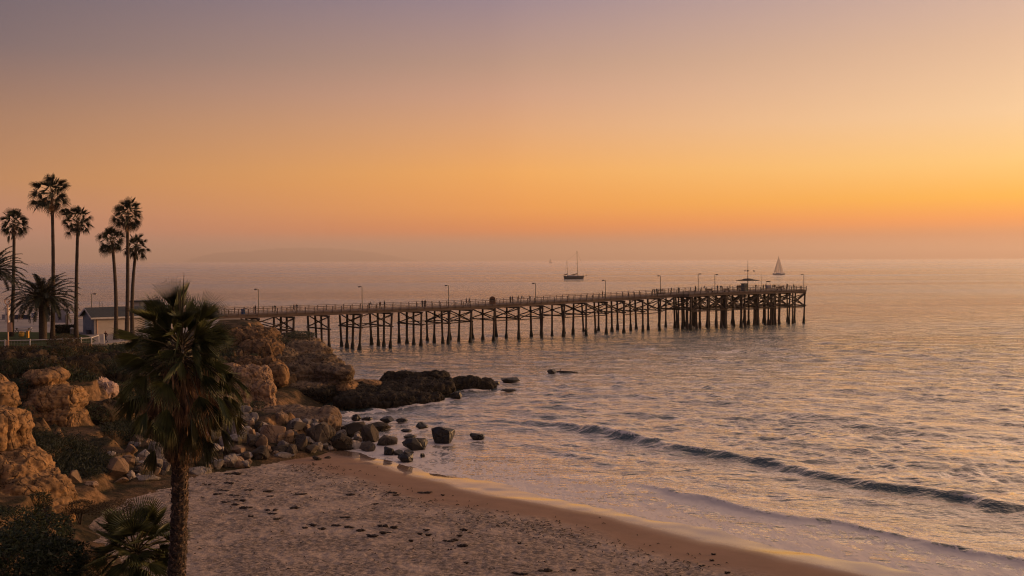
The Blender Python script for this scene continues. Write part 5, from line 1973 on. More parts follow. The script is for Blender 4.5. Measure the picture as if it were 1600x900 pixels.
# bin, table, boxes
p = upright(112.5, 522.5)
root = thing('litter_bin', p, 'pale litter bin on the lawn at the right end of the hedge', 'bin')
mb = MB()
mb.lathe(p, [(0.27, 0), (0.3, 0.75), (0.33, 0.78), (0.33, 0.86)], 14)
mb.build('drum', M['galv'], root)
mb = MB()
mb.lathe(p, [(0.31, 0.862), (0.27, 0.98), (0.12, 1.04)], 14)
mb.build('lid', M['white_paint'], root)
p = upright(36, 520)
root = thing('picnic_table', p, 'grey picnic table on the lawn left of the date palm', 'table')
mb = MB()
mb.box(p + Vector((0, 0, 0.78)), (2.6, 0.9, 0.1), 0.2)
mb.build('tabletop', M['board'], root)
for s in (-1, 1):
    mb = MB()
    mb.box(p + Vector((0.1 * -s, 0.75 * s, 0.42)), (2.4, 0.35, 0.08), 0.2)
    mb.build('seat', M['board'], root)
for s in (-1, 1):
    mb = MB()
    q = p + Vector((0.9 * s, 0.18 * s, 0))
    mb.bar(q + Vector((0, -0.75, 0)), q + Vector((0, 0.3, 0.73)), 0.1, 0.1)
    mb.bar(q + Vector((0, 0.75, 0)), q + Vector((0, -0.3, 0.73)), 0.1, 0.1)
    mb.build('leg', M['metal'], root)
p = upright(33.5, 526.5)
root = thing('flower_planter', p, 'low yellow planter bowl coloured as if sunlit on the lawn', 'planter')
mb = MB()
mb.lathe(p, [(0.22, 0), (0.36, 0.1), (0.42, 0.45), (0.38, 0.5)], 14)
mb.build('bowl', M['yellow'], root)
mb = MB()
leaf_cloud(mb, p + Vector((0, 0, 0.6)), 0.4, 0.4, 0.25, 220, 0.14, 3)
mb.build('plant', M['yellow'], root)
p = upright(43.5, 528.5)
root = thing('meter_box', p, 'upright yellow box on the lawn right of the yellow planter', 'box')
mb = MB()
mb.box(p + Vector((0, 0, 0.5)), (0.32, 0.32, 1.0))
mb.build('case', M['yellow'], root)
mb = MB()
mb.box(p + Vector((0, 0, 1.04)), (0.4, 0.4, 0.08))
mb.build('cap', M['tan'], root)

# sea wall railing behind the lawn with hung panels
ra = [upright(-40, 503.5), upright(62, 503.0), upright(128, 502.5)]
root = thing('promenade_railing', ra[0], 'thin dark railing along the back edge of the clifftop park', 'railing')
rl = MB()
for a, b in zip(ra, ra[1:]):
    for z in (0.45, 0.8, 1.15):
        rl.bar(a + Vector((0, 0, z)), b + Vector((0, 0, z)), 0.05, 0.05)
    n = int((b - a).length / 2)
    for k in range(n):
        q = a.lerp(b, k / n)
        rl.box(q + Vector((0, 0, 0.58)), (0.07, 0.07, 1.16))
rl.build('rails', M['metal'], root)
for px, w_, h_, mt, lb in ((9, 1.3, 0.9, 'board', 'pale panel hung at the left end of the park railing'), (25, 1.2, 0.75, 'navy', 'navy panel hung on the park railing, left of the tan one'),
                           (32.5, 0.8, 0.8, 'tan', 'tan panel hung on the park railing between two navy ones'), (40.5, 1.1, 0.75, 'navy', 'navy panel hung on the park railing, right of the tan one')):
    q = upright(px, 503.2)
    q.y -= 0.08
    mb = MB()
    mb.box(q + Vector((0, 0, 0.95)), (w_, 0.05, h_))
    mb.box(q + Vector((0, -0.02, 0.95 + h_ / 2)), (w_ + 0.06, 0.08, 0.05))
    mb.box(q + Vector((0, -0.02, 0.95 - h_ / 2)), (w_ + 0.06, 0.08, 0.05))
    tag(mb.build('railing_panel', M[mt], origin=q), lb, 'panel', 'panels hung on the park railing')
q = upright(53, 508)
root = thing('park_sign', q, 'blue and white square sign on a post left of the date palm trunk', 'sign')
mb = MB()
mb.tube([q, q + Vector((0, 0, 1.6))], [0.05, 0.05], 6)
mb.build('post', M['galv'], root)
mb = MB()
mb.box(q + Vector((0, -0.06, 1.75)), (0.75, 0.05, 0.75))
sp_ = mb.build('panel', M['blue'], root)
mb = MB()
mb.lathe(q + Vector((0.05, 0, 0)), [(0.01, 0)], 3)
mb = MB()
c = q + Vector((0, -0.10, 1.75))
mb.tube([c + Vector((0.2 * math.cos(i * math.pi / 8), 0, 0.2 * math.sin(i * math.pi / 8))) for i in range(17)], 0.05, 5)
mb.build('emblem_ring', M['white_paint'], sp_, origin=q)
q = upright(9.5, 504)
root = thing('storage_cabinet', q, 'tall pale cabinet behind the railing at far left', 'cabinet')
mb = MB()
mb.box(q + Vector((0, 0.6, 1.35)), (0.7, 0.6, 2.7))
mb.build('case', M['cream'], root)
mb = MB()
mb.box(q + Vector((0, 0.6, 2.74)), (0.8, 0.7, 0.08))
mb.build('top', M['white_paint'], root)


# ------------------------------------------------------------------ people
def person_mesh(pose, top, legm, seed=0):
    """one continuous skinned figure 1.72 m tall; material slots colour skin, hair, top and trousers"""
    rs = random.Random(seed)
    st = {'stand': (0.0, 0.0, 0.0), 'walk': (0.28, -0.28, 0.05), 'lean': (0.06, -0.04, 0.28), 'sit': (0, 0, 0)}[pose]
    f1, f2, ln = st
    V = {}
    V['pelvis'] = (0, 0, 0.93)
    V['belly'] = (0, ln * 0.25, 1.10)
    V['chest'] = (0, ln * 0.65, 1.30)
    V['neck'] = (0, ln * 0.9, 1.47)
    V['head'] = (0, ln * 1.0 + 0.02, 1.60)
    V['crown'] = (0, ln * 1.0 + 0.01, 1.69)
    for s, k, f in ((-1, 'l', f1), (1, 'r', f2)):
        V['hip' + k] = (0.09 * s, 0, 0.88)
        V['knee' + k] = (0.10 * s, f * 0.6 + 0.02, 0.49)
        V['ank' + k] = (0.10 * s, f * 1.0 - (0.10 if f < 0 else 0), 0.09)
        V['toe' + k] = (0.11 * s, f * 1.0 + 0.16, 0.045)
        V['sho' + k] = (0.18 * s, ln * 0.8, 1.40)
        if pose == 'lean':
            V['elb' + k] = (0.25 * s, ln * 0.9 + 0.14, 1.18)
            V['wri' + k] = (0.15 * s, ln * 0.9 + 0.36, 1.14)
            V['han' + k] = (0.10 * s, ln * 0.9 + 0.43, 1.13)
        else:
            V['elb' + k] = (0.24 * s, ln * 0.8 - f * 0.5, 1.14)
            V['wri' + k] = (0.25 * s, ln * 0.8 - f * 0.6 + 0.08, 0.90)
            V['han' + k] = (0.25 * s, ln * 0.8 - f * 0.6 + 0.11, 0.81)
    names = list(V)
    ed = [('pelvis', 'belly'), ('belly', 'chest'), ('chest', 'neck'), ('neck', 'head'), ('head', 'crown')]
    for k in 'lr':
        ed += [('pelvis', 'hip' + k), ('hip' + k, 'knee' + k), ('knee' + k, 'ank' + k), ('ank' + k, 'toe' + k), ('chest', 'sho' + k), ('sho' + k, 'elb' + k), ('elb' + k, 'wri' + k), ('wri' + k, 'han' + k)]
    RD = {'pelvis': (0.155, 0.115), 'belly': (0.14, 0.10), 'chest': (0.165, 0.115), 'neck': (0.055, 0.058), 'head': (0.078, 0.098), 'crown': (0.062, 0.075), 'hip': (0.098, 0.1), 'knee': (0.06, 0.063), 'ank': (0.042, 0.045), 'toe': (0.042, 0.03), 'sho': (0.068, 0.062), 'elb': (0.045, 0.045), 'wri': (0.032, 0.028), 'han': (0.036, 0.022)}
    me = bpy.data.meshes.new('tmp')
    me.from_pydata([V[n] for n in names], [(names.index(a), names.index(b)) for a, b in ed], [])
    o = bpy.data.objects.new('tmp', me)
    COL.objects.link(o)
    md = o.modifiers.new('s', 'SKIN')
    sk_ = me.skin_vertices[0].data
    for i, n in enumerate(names):
        sk_[i].radius = RD[n[:-1] if n[:-1] in RD else n]
        sk_[i].use_root = n == 'pelvis'
    sb = o.modifiers.new('u', 'SUBSURF')
    sb.levels = 2
    dg = bpy.context.evaluated_depsgraph_get()
    dg.update()
    m2 = bpy.data.meshes.new_from_object(o.evaluated_get(dg))
    bpy.data.objects.remove(o)
    bpy.data.meshes.remove(me)
    m2.name = 'person'
    m2.materials.clear()
    for x in (M['skin'], M['hair'], M['top%d' % top], M['leg%d' % legm]):
        m2.materials.append(x)
    hy = V['head'][1]
    for pl in m2.polygons:
        c_ = pl.center
        pl.use_smooth = True
        if c_.z > 1.50:
            pl.material_index = 1 if (c_.z > 1.64 or c_.y < hy - 0.02) else 0
        elif c_.z > 0.96 or (abs(c_.x) > 0.19 and c_.z > 0.9):
            pl.material_index = 2 if c_.z < 1.46 else 0
        elif abs(c_.x) > 0.195 and c_.z > 0.7:
            pl.material_index = 0
        else:
            pl.material_index = 3
    return m2


PM = {}
for i, (ps, tp, lg) in enumerate([('stand', 0, 0), ('walk', 0, 1), ('lean', 0, 0), ('walk', 1, 0), ('stand', 2, 0), ('stand', 1, 1), ('lean', 2, 1), ('walk', 3, 0)]):
    PM[i] = person_mesh(ps, tp, lg, i)


def person(p, k, rz, label, group='people out on the pier', s=1.0):
    o = link('person', PM[k], None, None, p)
    o.rotation_euler = (0, 0, rz)
    o.scale = (s, s, s)
    return tag(o, label, 'person', group)


person(upright(165.5, 536), 3, 2.6, 'person in dark red top walking along the clifftop path', 'people in the clifftop park')
person(upright(46.5, 506), 0, 0.4, 'person in dark clothes standing by the blue park sign', 'people in the clifftop park')

# ------------------------------------------------------------------ pier
N0 = Vector((-32.0, 217.0, 0))
U1 = Vector((0.804, 0.595, 0)).normalized()
TB = 88.0
PB = N0 + U1 * TB
U2 = Vector((0.845, 0.534, 0)).normalized()
T0, TH, T1 = -37.0, 97.0, 142.2


def pfr(t):
    """point on the near waterline edge, axis and near-side normal"""
    if t < TB:
        p, u = N0 + U1 * t, U1
    else:
        p, u = PB + U2 * (t - TB), U2
    return p, u, Vector((u.y, -u.x, 0))


def dz(t):
    return float(np.interp(t, [-40, -30, 30, 88, 108, 150], [7.9, 8.1, 8.1, 9.1, 9.55, 9.6]))


def pp(t, lat, z):
    p, u, n = pfr(t)
    return Vector((p.x, p.y, 0)) + n * lat + Vector((0, 0, z))


def t_at_px(px, lat=0.0, z=0.0):
    lo, hi = -60.0, 170.0
    for _ in range(50):
        mid = (lo + hi) / 2
        if proj(pp(mid, lat, z))[0] < px:
            lo = mid
        else:
            hi = mid
    return (lo + hi) / 2


def edges(t):
    return (-0.7, -8.2) if t < TH else (1.6, -11.5)


pier = thing('pier', pp(T0, -4, 7.5), 'long timber pier on piles reaching out to sea', 'pier')
ts = list(np.arange(T0, TH, 2.0)) + [TH - 0.01]
ts2 = [TH] + list(np.arange(TH + 2, T1, 2.0)) + [T1]
deck, fas = MB(), MB()
for tt in (ts, ts2):
    for a, b in zip(tt, tt[1:]):
        ea, eb = edges(a), edges(b if b < TH else a)
        eb = edges(a)
        za, zb = dz(a), dz(b)
        vs = [pp(a, ea[0], za), pp(b, eb[0], zb), pp(b, eb[1], zb), pp(a, ea[1], za)]
        vs += [v - Vector((0, 0, 0.12)) for v in vs]
        deck.add(vs, [(0, 1, 2, 3), (7, 6, 5, 4), (0, 4, 5, 1), (2, 6, 7, 3), (0, 3, 7, 4), (1, 5, 6, 2)])
        for lat in np.linspace(ea[0] - 0.12, ea[1] + 0.12, 5):
            edge = lat in (ea[0] - 0.12, ea[1] + 0.12)
            fas.bar(pp(a, lat, za - 0.42), pp(b, lat, zb - 0.42), 0.16, 0.56)
deck.build('deck', M['wood_pale'], pier)
for a in (TH, T1):
    fas.bar(pp(a, 1.6 - 0.1, dz(a) - 0.42), pp(a, -11.4, dz(a) - 0.42), 0.16, 0.54)
fas.build('stringers', M['wood_pale'], pier)


def railing(segs, pitch=2.05):
    mb = MB()
    for (ta, la), (tb, lb) in segs:
        A, B = pp(ta, la, dz(ta)), pp(tb, lb, dz(tb))
        L = (B - A).length
        n = max(1, int(round(L / pitch)))
        for k in range(n + 1):
            q = A.lerp(B, k / n)
            q.z = dz(ta + (tb - ta) * k / n)
            mb.box(q + Vector((0, 0, 0.45)), (0.16, 0.16, 1.4))
        for k in range(n):
            qa, qb = A.lerp(B, k / n), A.lerp(B, (k + 1) / n)
            qa.z, qb.z = dz(ta + (tb - ta) * k / n), dz(ta + (tb - ta) * (k + 1) / n)
            mb.bar(qa + Vector((0, 0, 1.17)), qb + Vector((0, 0, 1.17)), 0.14, 0.07)
            mb.bar(qa + Vector((0, 0, 0.78)), qb + Vector((0, 0, 0.78)), 0.05, 0.08)
            mb.bar(qa + Vector((0, 0, 0.12)), qb + Vector((0, 0, 0.12)), 0.05, 0.1)
            m_ = 6
            for j in range(1, m_):
                q = qa.lerp(qb, j / m_)
                mb.bar(q + Vector((0, 0, 0.12)), q + Vector((0, 0, 0.78)), 0.025, 0.025)
    return mb


railing([((T0, -0.75), (TB, -0.75)), ((TB, -0.75), (TH, -0.75)), ((TH, -0.75), (TH, 1.55)), ((TH, 1.55), (T1, 1.55))]).build('near_railing', M['rail'], pier)
railing([((T0, -8.15), (TB, -8.15)), ((TB, -8.15), (TH, -8.15)), ((TH, -8.15), (TH, -11.45)), ((TH, -11.45), (T1, -11.45)), ((T1, -11.45), (T1, 1.55))]).build('far_railing', M['rail'], pier)


def bent(t, lats, zgirt, batter=0.5):
    zd = dz(t) - 0.70
    p, u, n = pfr(t)
    top = []
    for i, la in enumerate(lats):
        k = (i - (len(lats) - 1) / 2) / max(1, (len(lats) - 1) / 2)
        jl, jt = rng.uniform(-0.28, 0.28), rng.uniform(-0.45, 0.45)
        foot = pp(t + jt, la + jl, -2.0)
        head = pp(t, la + k * -0.0 + (0.65 if k < -0.9 else (-0.65 if k > 0.9 else 0)) * batter * 1.6, zd)
        top.append((foot, head))
        wat = foot.lerp(head, 2.0 / (zd + 2))
        mb = MB()
        r = rng.uniform(0.21, 0.26)
        mb.tube([foot, wat, head], [r * 1.15, r * 1.1, r], 8)
        po = mb.build('pile', M['wood'], pier, smooth=True)
        gm = MB()
        hgt = rng.uniform(1.1, 1.9)
        pts, rad = [], []
        for j in range(7):
            s = j / 6
            pts.append(foot.lerp(head, (1.6 + s * (hgt + 0.4)) / (zd + 2)))
            rad.append(r * (2.0 - 0.85 * s ** 1.5) * rng.uniform(0.9, 1.1))
        gm.tube(pts, rad, 9)
        gm.build('mussel_growth', M['growth'], po, origin=pier.location, smooth=True)
    cb_ = MB()
    ext = n * 0.35
    cb_.bar(top[0][1] - ext * (-1 if lats[0] > lats[-1] else 1) + Vector((0, 0, -0.16)), top[-1][1] + ext * (-1 if lats[0] > lats[-1] else 1) + Vector((0, 0, -0.16)), 0.34, 0.34)
    cb_.build('cap_beam', M['wood'], pier)
    br = MB()

    def on(i, z):
        f, h = top[i]
        return f.lerp(h, (z + 2) / (zd + 2))
    off = u * -0.22
    last = len(lats) - 1
    br.bar(on(0, zd - 0.4) + off, on(last, zgirt + 0.1) + off, 0.1, 0.24)
    br.bar(on(last, zd - 0.4) - off, on(0, zgirt + 0.1) - off, 0.1, 0.24)
    for o_ in (off, -off):
        A, B = on(0, zgirt) + o_, on(last, zgirt) + o_
        e = (B - A).normalized() * 0.5
        br.bar(A - e, B + e, 0.1, 0.24)
    if last >= 4:
        br.bar(on(0, zd - 0.4) + off * 1.5, on(2, zgirt) + off * 1.5, 0.1, 0.2)
        br.bar(on(2, zd - 0.4) - off * 1.5, on(4, zgirt) - off * 1.5, 0.1, 0.2)
    br.build('cross_brace', M['wood'], pier)
    return top


BT4 = [403, 458, 512, 563, 611, 657, 701]
BT3 = [735, 771, 809, 846, 880, 914, 946, 973, 1002, 1030]
bents = []
for px in BT4:
    t = t_at_px(px)
    bents.append((t, bent(t, [0, -2.9, -5.8, -8.9], 4.5)))
for px in BT3:
    t = t_at_px(px)
    bents.append((t, bent(t, [0, -4.3, -8.7], 4.7 + 0.01 * (px - 735) * 0.2)))
for k in range(8):
    t = TH + 0.6 + k * (T1 - TH - 1.2) / 7
    bents.append((t, bent(t, [1.3, -2.0, -5.2, -8.4, -11.3], 5.2, 0.3)))
# long-way braces between neighbouring bents
for i in range(len(bents) - 1):
    (ta, A), (tb, B) = bents[i], bents[i + 1]
    if i in (2,):
        continue
    for side in (0, -1):
        lb_ = MB()
        fa, ha = A[side]
        fb, hb = B[side]
        za, zb = ha.z, hb.z
        pa = lambda z: fa.lerp(ha, (z + 2) / (za + 2))
        pb = lambda z: fb.lerp(hb, (z + 2) / (zb + 2))
        if i % 3 != 1 or i > 16:
            lb_.bar(pa(4.6), pb(4.7), 0.1, 0.2)
        if i % 3 != 1 and i % 2 == 0 or i > 12:
            lb_.bar(pa(za - 0.5), pb(4.8), 0.09, 0.2)
        if i % 3 == 0 or i > 14:
            lb_.bar(pa(4.8), pb(zb - 0.5), 0.09, 0.2)
        if lb_.v:
            lb_.build('long_brace', M['wood'], pier)

# extra piles crowded under the pier head: past the hundred built singly above
mb = MB()
for k in range(15):
    t = TH + 1.0 + k * (T1 - TH - 6.0) / 14
    for lat in (1.0, -0.4, -3.6, -6.8, -9.8):
        if rng.random() < 0.6:
            continue
        jt, jl = rng.uniform(-0.9, 0.9), rng.uniform(-0.6, 0.6)
        f_, h_ = pp(t + jt, lat + jl, -2.0), pp(t + jt * 0.6, lat + jl * 0.5, dz(t) - 0.7)
        mb.tube([f_, f_.lerp(h_, 0.12), f_.lerp(h_, 0.28), f_.lerp(h_, 0.36), h_], [0.44, 0.44, 0.36, 0.24, 0.21], 8)
o = mb.build('pile_cluster', M['wood'], pier, smooth=True)
o['kind'] = 'stuff'
# head platform lower walkway
mb = MB()
for lat in (1.5, -5, -11.2):
    mb.bar(pp(TH, lat, 5.0), pp(T1 - 0.4, lat, 5.0), 0.3, 0.35)
for lat in (1.5, -11.2):
    for k in range(7):
        ta, tb = TH + 0.6 + k * (T1 - TH - 1.2) / 7, TH + 0.6 + (k + 1) * (T1 - TH - 1.2) / 7
        mb.bar(pp(ta, lat, 5.1), pp(tb, lat, 8.6), 0.12, 0.28)
        mb.bar(pp(ta, lat, 8.6), pp(tb, lat, 5.1), 0.1, 0.22)
mb.build('head_girts', M['wood'], pier)

# pier lamps
PL = [(404, 452, 0, 'first pier lamp post from the shore, beside the blue bin'), (566, 448, 0, 'second pier lamp post from the shore'), (701, 446, 0, 'third pier lamp post from the shore'),
      (837, 443, 0, 'fourth pier lamp post from the shore, where the deck starts to climb'), (946, 438, 0, 'fifth pier lamp post from the shore, on the climbing deck'), (1032, 431, 1, 'sixth pier lamp post from the shore, before the pier head'),
      (1091, 428, 1, 'first lamp post on the pier head'), (1117, 429, 1, 'second lamp post on the pier head, left of the umbrella roof'), (1256, 429, 0, 'lamp post at the seaward corner of the pier head')]
for px, py, far_, lb in PL:
    lat = -0.95 if not far_ else -7.9
    if px > 1060:
        lat = 1.3 if px in (1117, 1256) else -11.2
    t = min(t_at_px(px, lat, 9.0), T1 - 0.3)
    b = pp(t, lat, dz(t))
    top = at(px, py, b.y)
    sgn = 1 if px in (1091, 1117) else -1
    lamp_post(b, top.z - b.z, (0.55 * sgn, 0.1, 0), lb, 'lamp posts along the pier', M['metal'], M['metal'])

# people on the pier
PP = [(399, 0, -3, 'person in dark clothes standing left of the first pier lamp'), (430, 1, -3, 'lone walker between the first and second pier lamps'),
      (459, 3, -4, 'left one of a walking pair before the second pier lamp'), (464, 1, -4, 'right one of a walking pair before the second pier lamp'),
      (577, 6, -1.6, 'person leaning on the near rail just past the second pier lamp'), (594, 3, -4, 'taller walker of the pair after the second pier lamp'), (600.5, 4, -4.5, 'shorter walker of the pair after the second pier lamp'),
      (660, 1, -4, 'left one of the close pair before the third pier lamp'), (664.5, 0, -4, 'right one of the close pair before the third pier lamp'),
      (729, 3, -4, 'left one of the pair past the third pier lamp'), (734, 0, -4, 'right one of the pair past the third pier lamp'),
      (797.5, 0, -4, 'left one of two people standing right of the brown domed stand'), (801, 4, -5, 'right one of two people standing right of the brown domed stand'),
      (810, 5, -5, 'person upright beside one bending on mid pier'), (814, 6, -5, 'person bending forward on mid pier'), (827, 0, -3.5, 'dark figure just before the fourth pier lamp'),
      (941.5, 5, -5.5, 'lone dark figure beside the fifth pier lamp'), (1019.5, 0, -3, 'left of three people by the sixth pier lamp'), (1023, 2, -4, 'middle of three people by the sixth pier lamp'), (1026, 4, -5, 'right of three people by the sixth pier lamp'),
      (1049, 0, -6, 'upright person between sixth pier lamp and pier head'), (1060, 4, -6, 'person at the far rail where the pier head begins'),
      (1086.5, 5, -7, 'dark figure at the left end of the pier head'), (1102, 6, -7, 'person leaning forward between the two pier head lamps'), (1121, 4, -8, 'person just right of the second pier head lamp'), (1126.5, 0, -8, 'dark figure two steps right of the second pier head lamp'),
      (1140.5, 5, -8, 'person left of the umbrella roof on the pier head'), (1152, 0, -5, 'left of three people under the umbrella roof edge'), (1154.7, 3, -6, 'middle of three people under the umbrella roof edge'), (1157.3, 4, -7, 'right of three people under the umbrella roof edge'),
      (1181, 5, -8, 'person right of the umbrella mast by the thin pole'), (1193, 0, -6, 'left one of the pair beside the small table sign'), (1196.5, 4, -6, 'right one of the pair beside the small table sign'), (1208, 0, -3, 'left one of the close pair right of the table sign'), (1210.5, 3, -3, 'right one of the close pair right of the table sign'),
      (1230, 4, -7, 'person standing at the rail near the pier end'), (1240, 0, -2, 'dark figure closest to the seaward end of the pier')]
for i, (px, k, lat, lb) in enumerate(PP):
    t = t_at_px(px, lat, 9.0)
    person(pp(t, lat, dz(t)), k, rng.uniform(0, 6.28), lb, s=rng.uniform(1.0, 1.1))

# things on the pier deck
t = t_at_px(380, -1.5, 8)
c = pp(t, -1.5, dz(t))
root = thing('litter_bin', c, 'blue bin on the pier near its shore end', 'bin')
mb = MB()
mb.lathe(c, [(0.36, 0), (0.42, 1.0), (0.46, 1.02), (0.46, 1.12)], 12)
mb.build('drum', M['blue'], root)
mb = MB()
mb.box(c + Vector((0.4, 0, 1.25)), (0.7, 0.5, 0.08))
mb.build('lid', M['navy'], root)
t = t_at_px(769.5, -5, 8.5)
c = pp(t, -5, dz(t))
root = thing('domed_stand', c, 'rounded brown stand on mid pier with an arched top', 'stand')
mb = MB()
pr = [(-0.75, 0), (-0.75, 1.1), (-0.6, 1.55), (-0.3, 1.8), (0, 1.87), (0.3, 1.8), (0.6, 1.55), (0.75, 1.1), (0.75, 0)]
vs = [c + Vector((x, -0.5, z)) for x, z in pr] + [c + Vector((x, 0.5, z)) for x, z in pr]
n = len(pr)
mb.add(vs, [tuple(range(n)), tuple(range(2 * n - 1, n - 1, -1))] + [(i, n + i, n + i + 1, i + 1) for i in range(n - 1)])
mb.build('shell', M['brown'], root)
mb = MB()
mb.box(c + Vector((0, -0.53, 1.0)), (1.0, 0.06, 0.6))
mb.build('counter_opening', M['canvas_dark'], root)


def umbrella():
    lat = -5.0
    t = t_at_px(1168.5, lat, 10)
    c = pp(t, lat, dz(t))
    s = c.y / 1600.0
    zt = at(1168, 434.0, c.y).z
    zb = at(1168, 438.5, c.y).z
    zm = at(1168, 405, c.y).z
    zv = at(1168, 423, c.y).z
    root = thing('umbrella_shelter', c, 'wide dark umbrella roof with tall mast on the pier head', 'shelter')
    mb = MB()
    mb.tube([c, Vector((c.x, c.y, zt))], [0.16, 0.13], 10)
    mb.build('post', M['metal'], root)
    mb = MB()
    R0 = 18.3 * s
    mb.lathe(Vector((c.x, c.y, 0)), [(R0 * 0.98, zb), (R0, zb + 0.12), (R0 * 0.75, zb + 0.24), (R0 * 0.45, zb + 0.36), (R0 * 0.40, zb + 0.48), (R0 * 0.2, zb + 0.62), (0.1, zb + 0.66)], 18)
    mb.build('roof', M['canvas_dark'], root)
    mb = MB()
    mb.tube([Vector((c.x, c.y, zt)), Vector((c.x, c.y, zv)), Vector((c.x, c.y, zm))], [0.12, 0.08, 0.03], 8)
    mb.build('mast', M['metal'], root)
    mb = MB()
    q = Vector((c.x, c.y, zv))
    v, f = _ICO[2]
    mb.add(v * 0.26 + np.array(q), f)
    mb.bar(q + Vector((-0.9, 0, 0)), q + Vector((0.5, 0, 0)), 0.07, 0.07)
    mb.add([q + Vector((-0.9, 0, -0.25)), q + Vector((-0.6, 0, 0)), q + Vector((-0.9, 0, 0.25)), q + Vector((-1.0, 0.06, 0))], [(0, 1, 3), (1, 2, 3), (0, 2, 1), (0, 3, 2)])
    mb.build('weather_vane', M['metal'], root)


umbrella()
lat = -3.6
t = t_at_px(1163, lat, 10)
c = pp(t, lat, dz(t))
root = thing('bait_hut', c, 'grey-green box hut under the umbrella roof on the pier head', 'hut')
mb = MB()
mb.box(c + Vector((0, 0, 1.05)), (1.35, 1.2, 2.1), 0.56)
mb.build('wall', M['teal'], root)
mb = MB()
mb.box(c + Vector((0, 0, 2.15)), (1.55, 1.4, 0.1), 0.56)
mb.build('roof', M['metal'], root)
mb = MB()
mb.box(c + Vector((0.34, -0.54, 1.35)), (0.7, 0.06, 0.7), 0.56)
mb.build('hatch', M['navy'], root)
lat = -8
t = t_at_px(1189.5, lat, 10)
c = pp(t, lat, dz(t))
root = thing('flag_pole', c, 'thin bare pole on the pier head right of the umbrella', 'pole')
mb = MB()
mb.tube([c, Vector((c.x, c.y, at(1189, 428, c.y).z))], [0.07, 0.03], 6)
mb.build('pole', M['metal'], root)
mb = MB()
mb.box(c + Vector((0, 0, 0.06)), (0.4, 0.4, 0.12))
mb.build('base_plate', M['metal'], root)
lat = -5
t = t_at_px(1200.5, lat, 10)
c = pp(t, lat, dz(t))
root = thing('table_sign', c, 'small pale table stand with dark sign bar above it', 'stand')
mb = MB()
mb.box(c + Vector((0, 0, 0.95)), (1.3, 0.8, 0.9), 0.5)
mb.build('counter', M['board'], root)
mb = MB()
for s in (-1, 1):
    mb.bar(c + Vector((0.6 * s, 0.33 * s, 0)), c + Vector((0.6 * s, 0.33 * s, 2.45)), 0.05, 0.05)
mb.build('frame', M['metal'], root)
mb = MB()
mb.box(c + Vector((0, 0, 2.5)), (1.5, 0.15, 0.26), 0.5)
mb.build('sign_bar', M['canvas_dark'], root)
# benches on the pier head
for px, lat, lb in ((1110, -1.2, 'timber bench on the pier head left of the second lamp'), (1136, -1.2, 'timber bench on the pier head left of the umbrella'), (1218, -2.0, 'timber bench on the pier head near its seaward end'), (1222, -8, 'far rail bench on the pier head near its seaward end')):
    t = t_at_px(px, lat, 10)
    c = pp(t, lat, dz(t))
    root = thing('bench', c, lb, 'bench', 'benches on the pier head')
    an = math.atan2(U2.y, U2.x)
    g = Vector((-math.sin(an), math.cos(an), 0))
    a = Vector((math.cos(an), math.sin(an), 0))
    mb = MB()
    mb.box(c + Vector((0, 0, 0.45)), (2.0, 0.45, 0.07), an)
    mb.build('seat', M['wood_pale'], root)
    mb = MB()
    mb.box(c + g * 0.24 + Vector((0, 0, 0.75)), (2.0, 0.06, 0.4), an)
    mb.build('backrest', M['wood_pale'], root)
    for s in (-1, 1):
        mb = MB()
        mb.box(c + a * 0.85 * s + Vector((0, 0, 0.205)), (0.1, 0.42, 0.41), an)
        mb.build('leg', M['metal'], root)
# shore-end abutment under the deck
mb = MB()
c = pp(T0 + 6, -4.4, 6.9)
mb.box(c, (9, 8, 1.3), math.atan2(U1.y, U1.x))
tag(mb.build('pier_abutment', M['concrete'], origin=c), 'pale concrete abutment where the pier meets the bluff', 'wall')

# gull
q = at(1178, 423.6, 300)
mb = MB()
v, f = _ICO[2]
mb.add(v * np.array([0.34, 0.16, 0.13]) + np.array(q), f)
for s in (-1, 1):
    mb.add([q + Vector((0.15, 0, 0.05)), q + Vector((-0.15, 0, 0.05)), q + Vector((-0.12, 0.3 * s, 0.22)), q + Vector((-0.2, 0.75 * s, 0.12)), q + Vector((0.1, 0.3 * s, 0.24))],
           [(0, 1, 2, 4), (4, 2, 3)])
mb.add([q + Vector((-0.3, -0.06, 0)), q + Vector((-0.3, 0.06, 0)), q + Vector((-0.52, 0.1, 0.02)), q + Vector((-0.52, -0.1, 0.02))], [(0, 1, 2, 3)])
tag(mb.build('seagull', M['gull'], origin=q), 'dark gull gliding right of the umbrella mast', 'bird')


# ------------------------------------------------------------------ boats
def hull(mb, c, L, B, Hh, s, sheer=0.25, sternover=0.1, draft=0.4):
    n = 14
    sec = []
    for i in range(n + 1):
        x = -1 + 2 * i / n
        bw = B / 2 * (1 - max(0, x) ** 2.2) ** 0.8 * (1 - 0.35 * max(0, -x) ** 3)
        zt = Hh * (1 + sheer * x * x)
        xb = x * (L / 2)
        zk = -draft
        ring = [(xb, -bw, zt), (xb * 0.97, -bw * 0.85, Hh * 0.35), (xb * 0.90, -bw * 0.45, zk * 0.5), (xb * 0.86, 0, zk), (xb * 0.90, bw * 0.45, zk * 0.5), (xb * 0.97, bw * 0.85, Hh * 0.35), (xb, bw, zt)]
        sec.append([c + Vector((s * x_, y_, z_)) for x_, y_, z_ in ring])
    vs = [p for r in sec for p in r]
    fs = []
    for i in range(n):
        for k in range(6):
            fs.append((i * 7 + k, i * 7 + k + 1, (i + 1) * 7 + k + 1, (i + 1) * 7 + k))
        fs.append((i * 7 + 6, i * 7, (i + 1) * 7, (i + 1) * 7 + 6))
    fs.append(tuple(range(7)))
    mb.add(vs, fs)


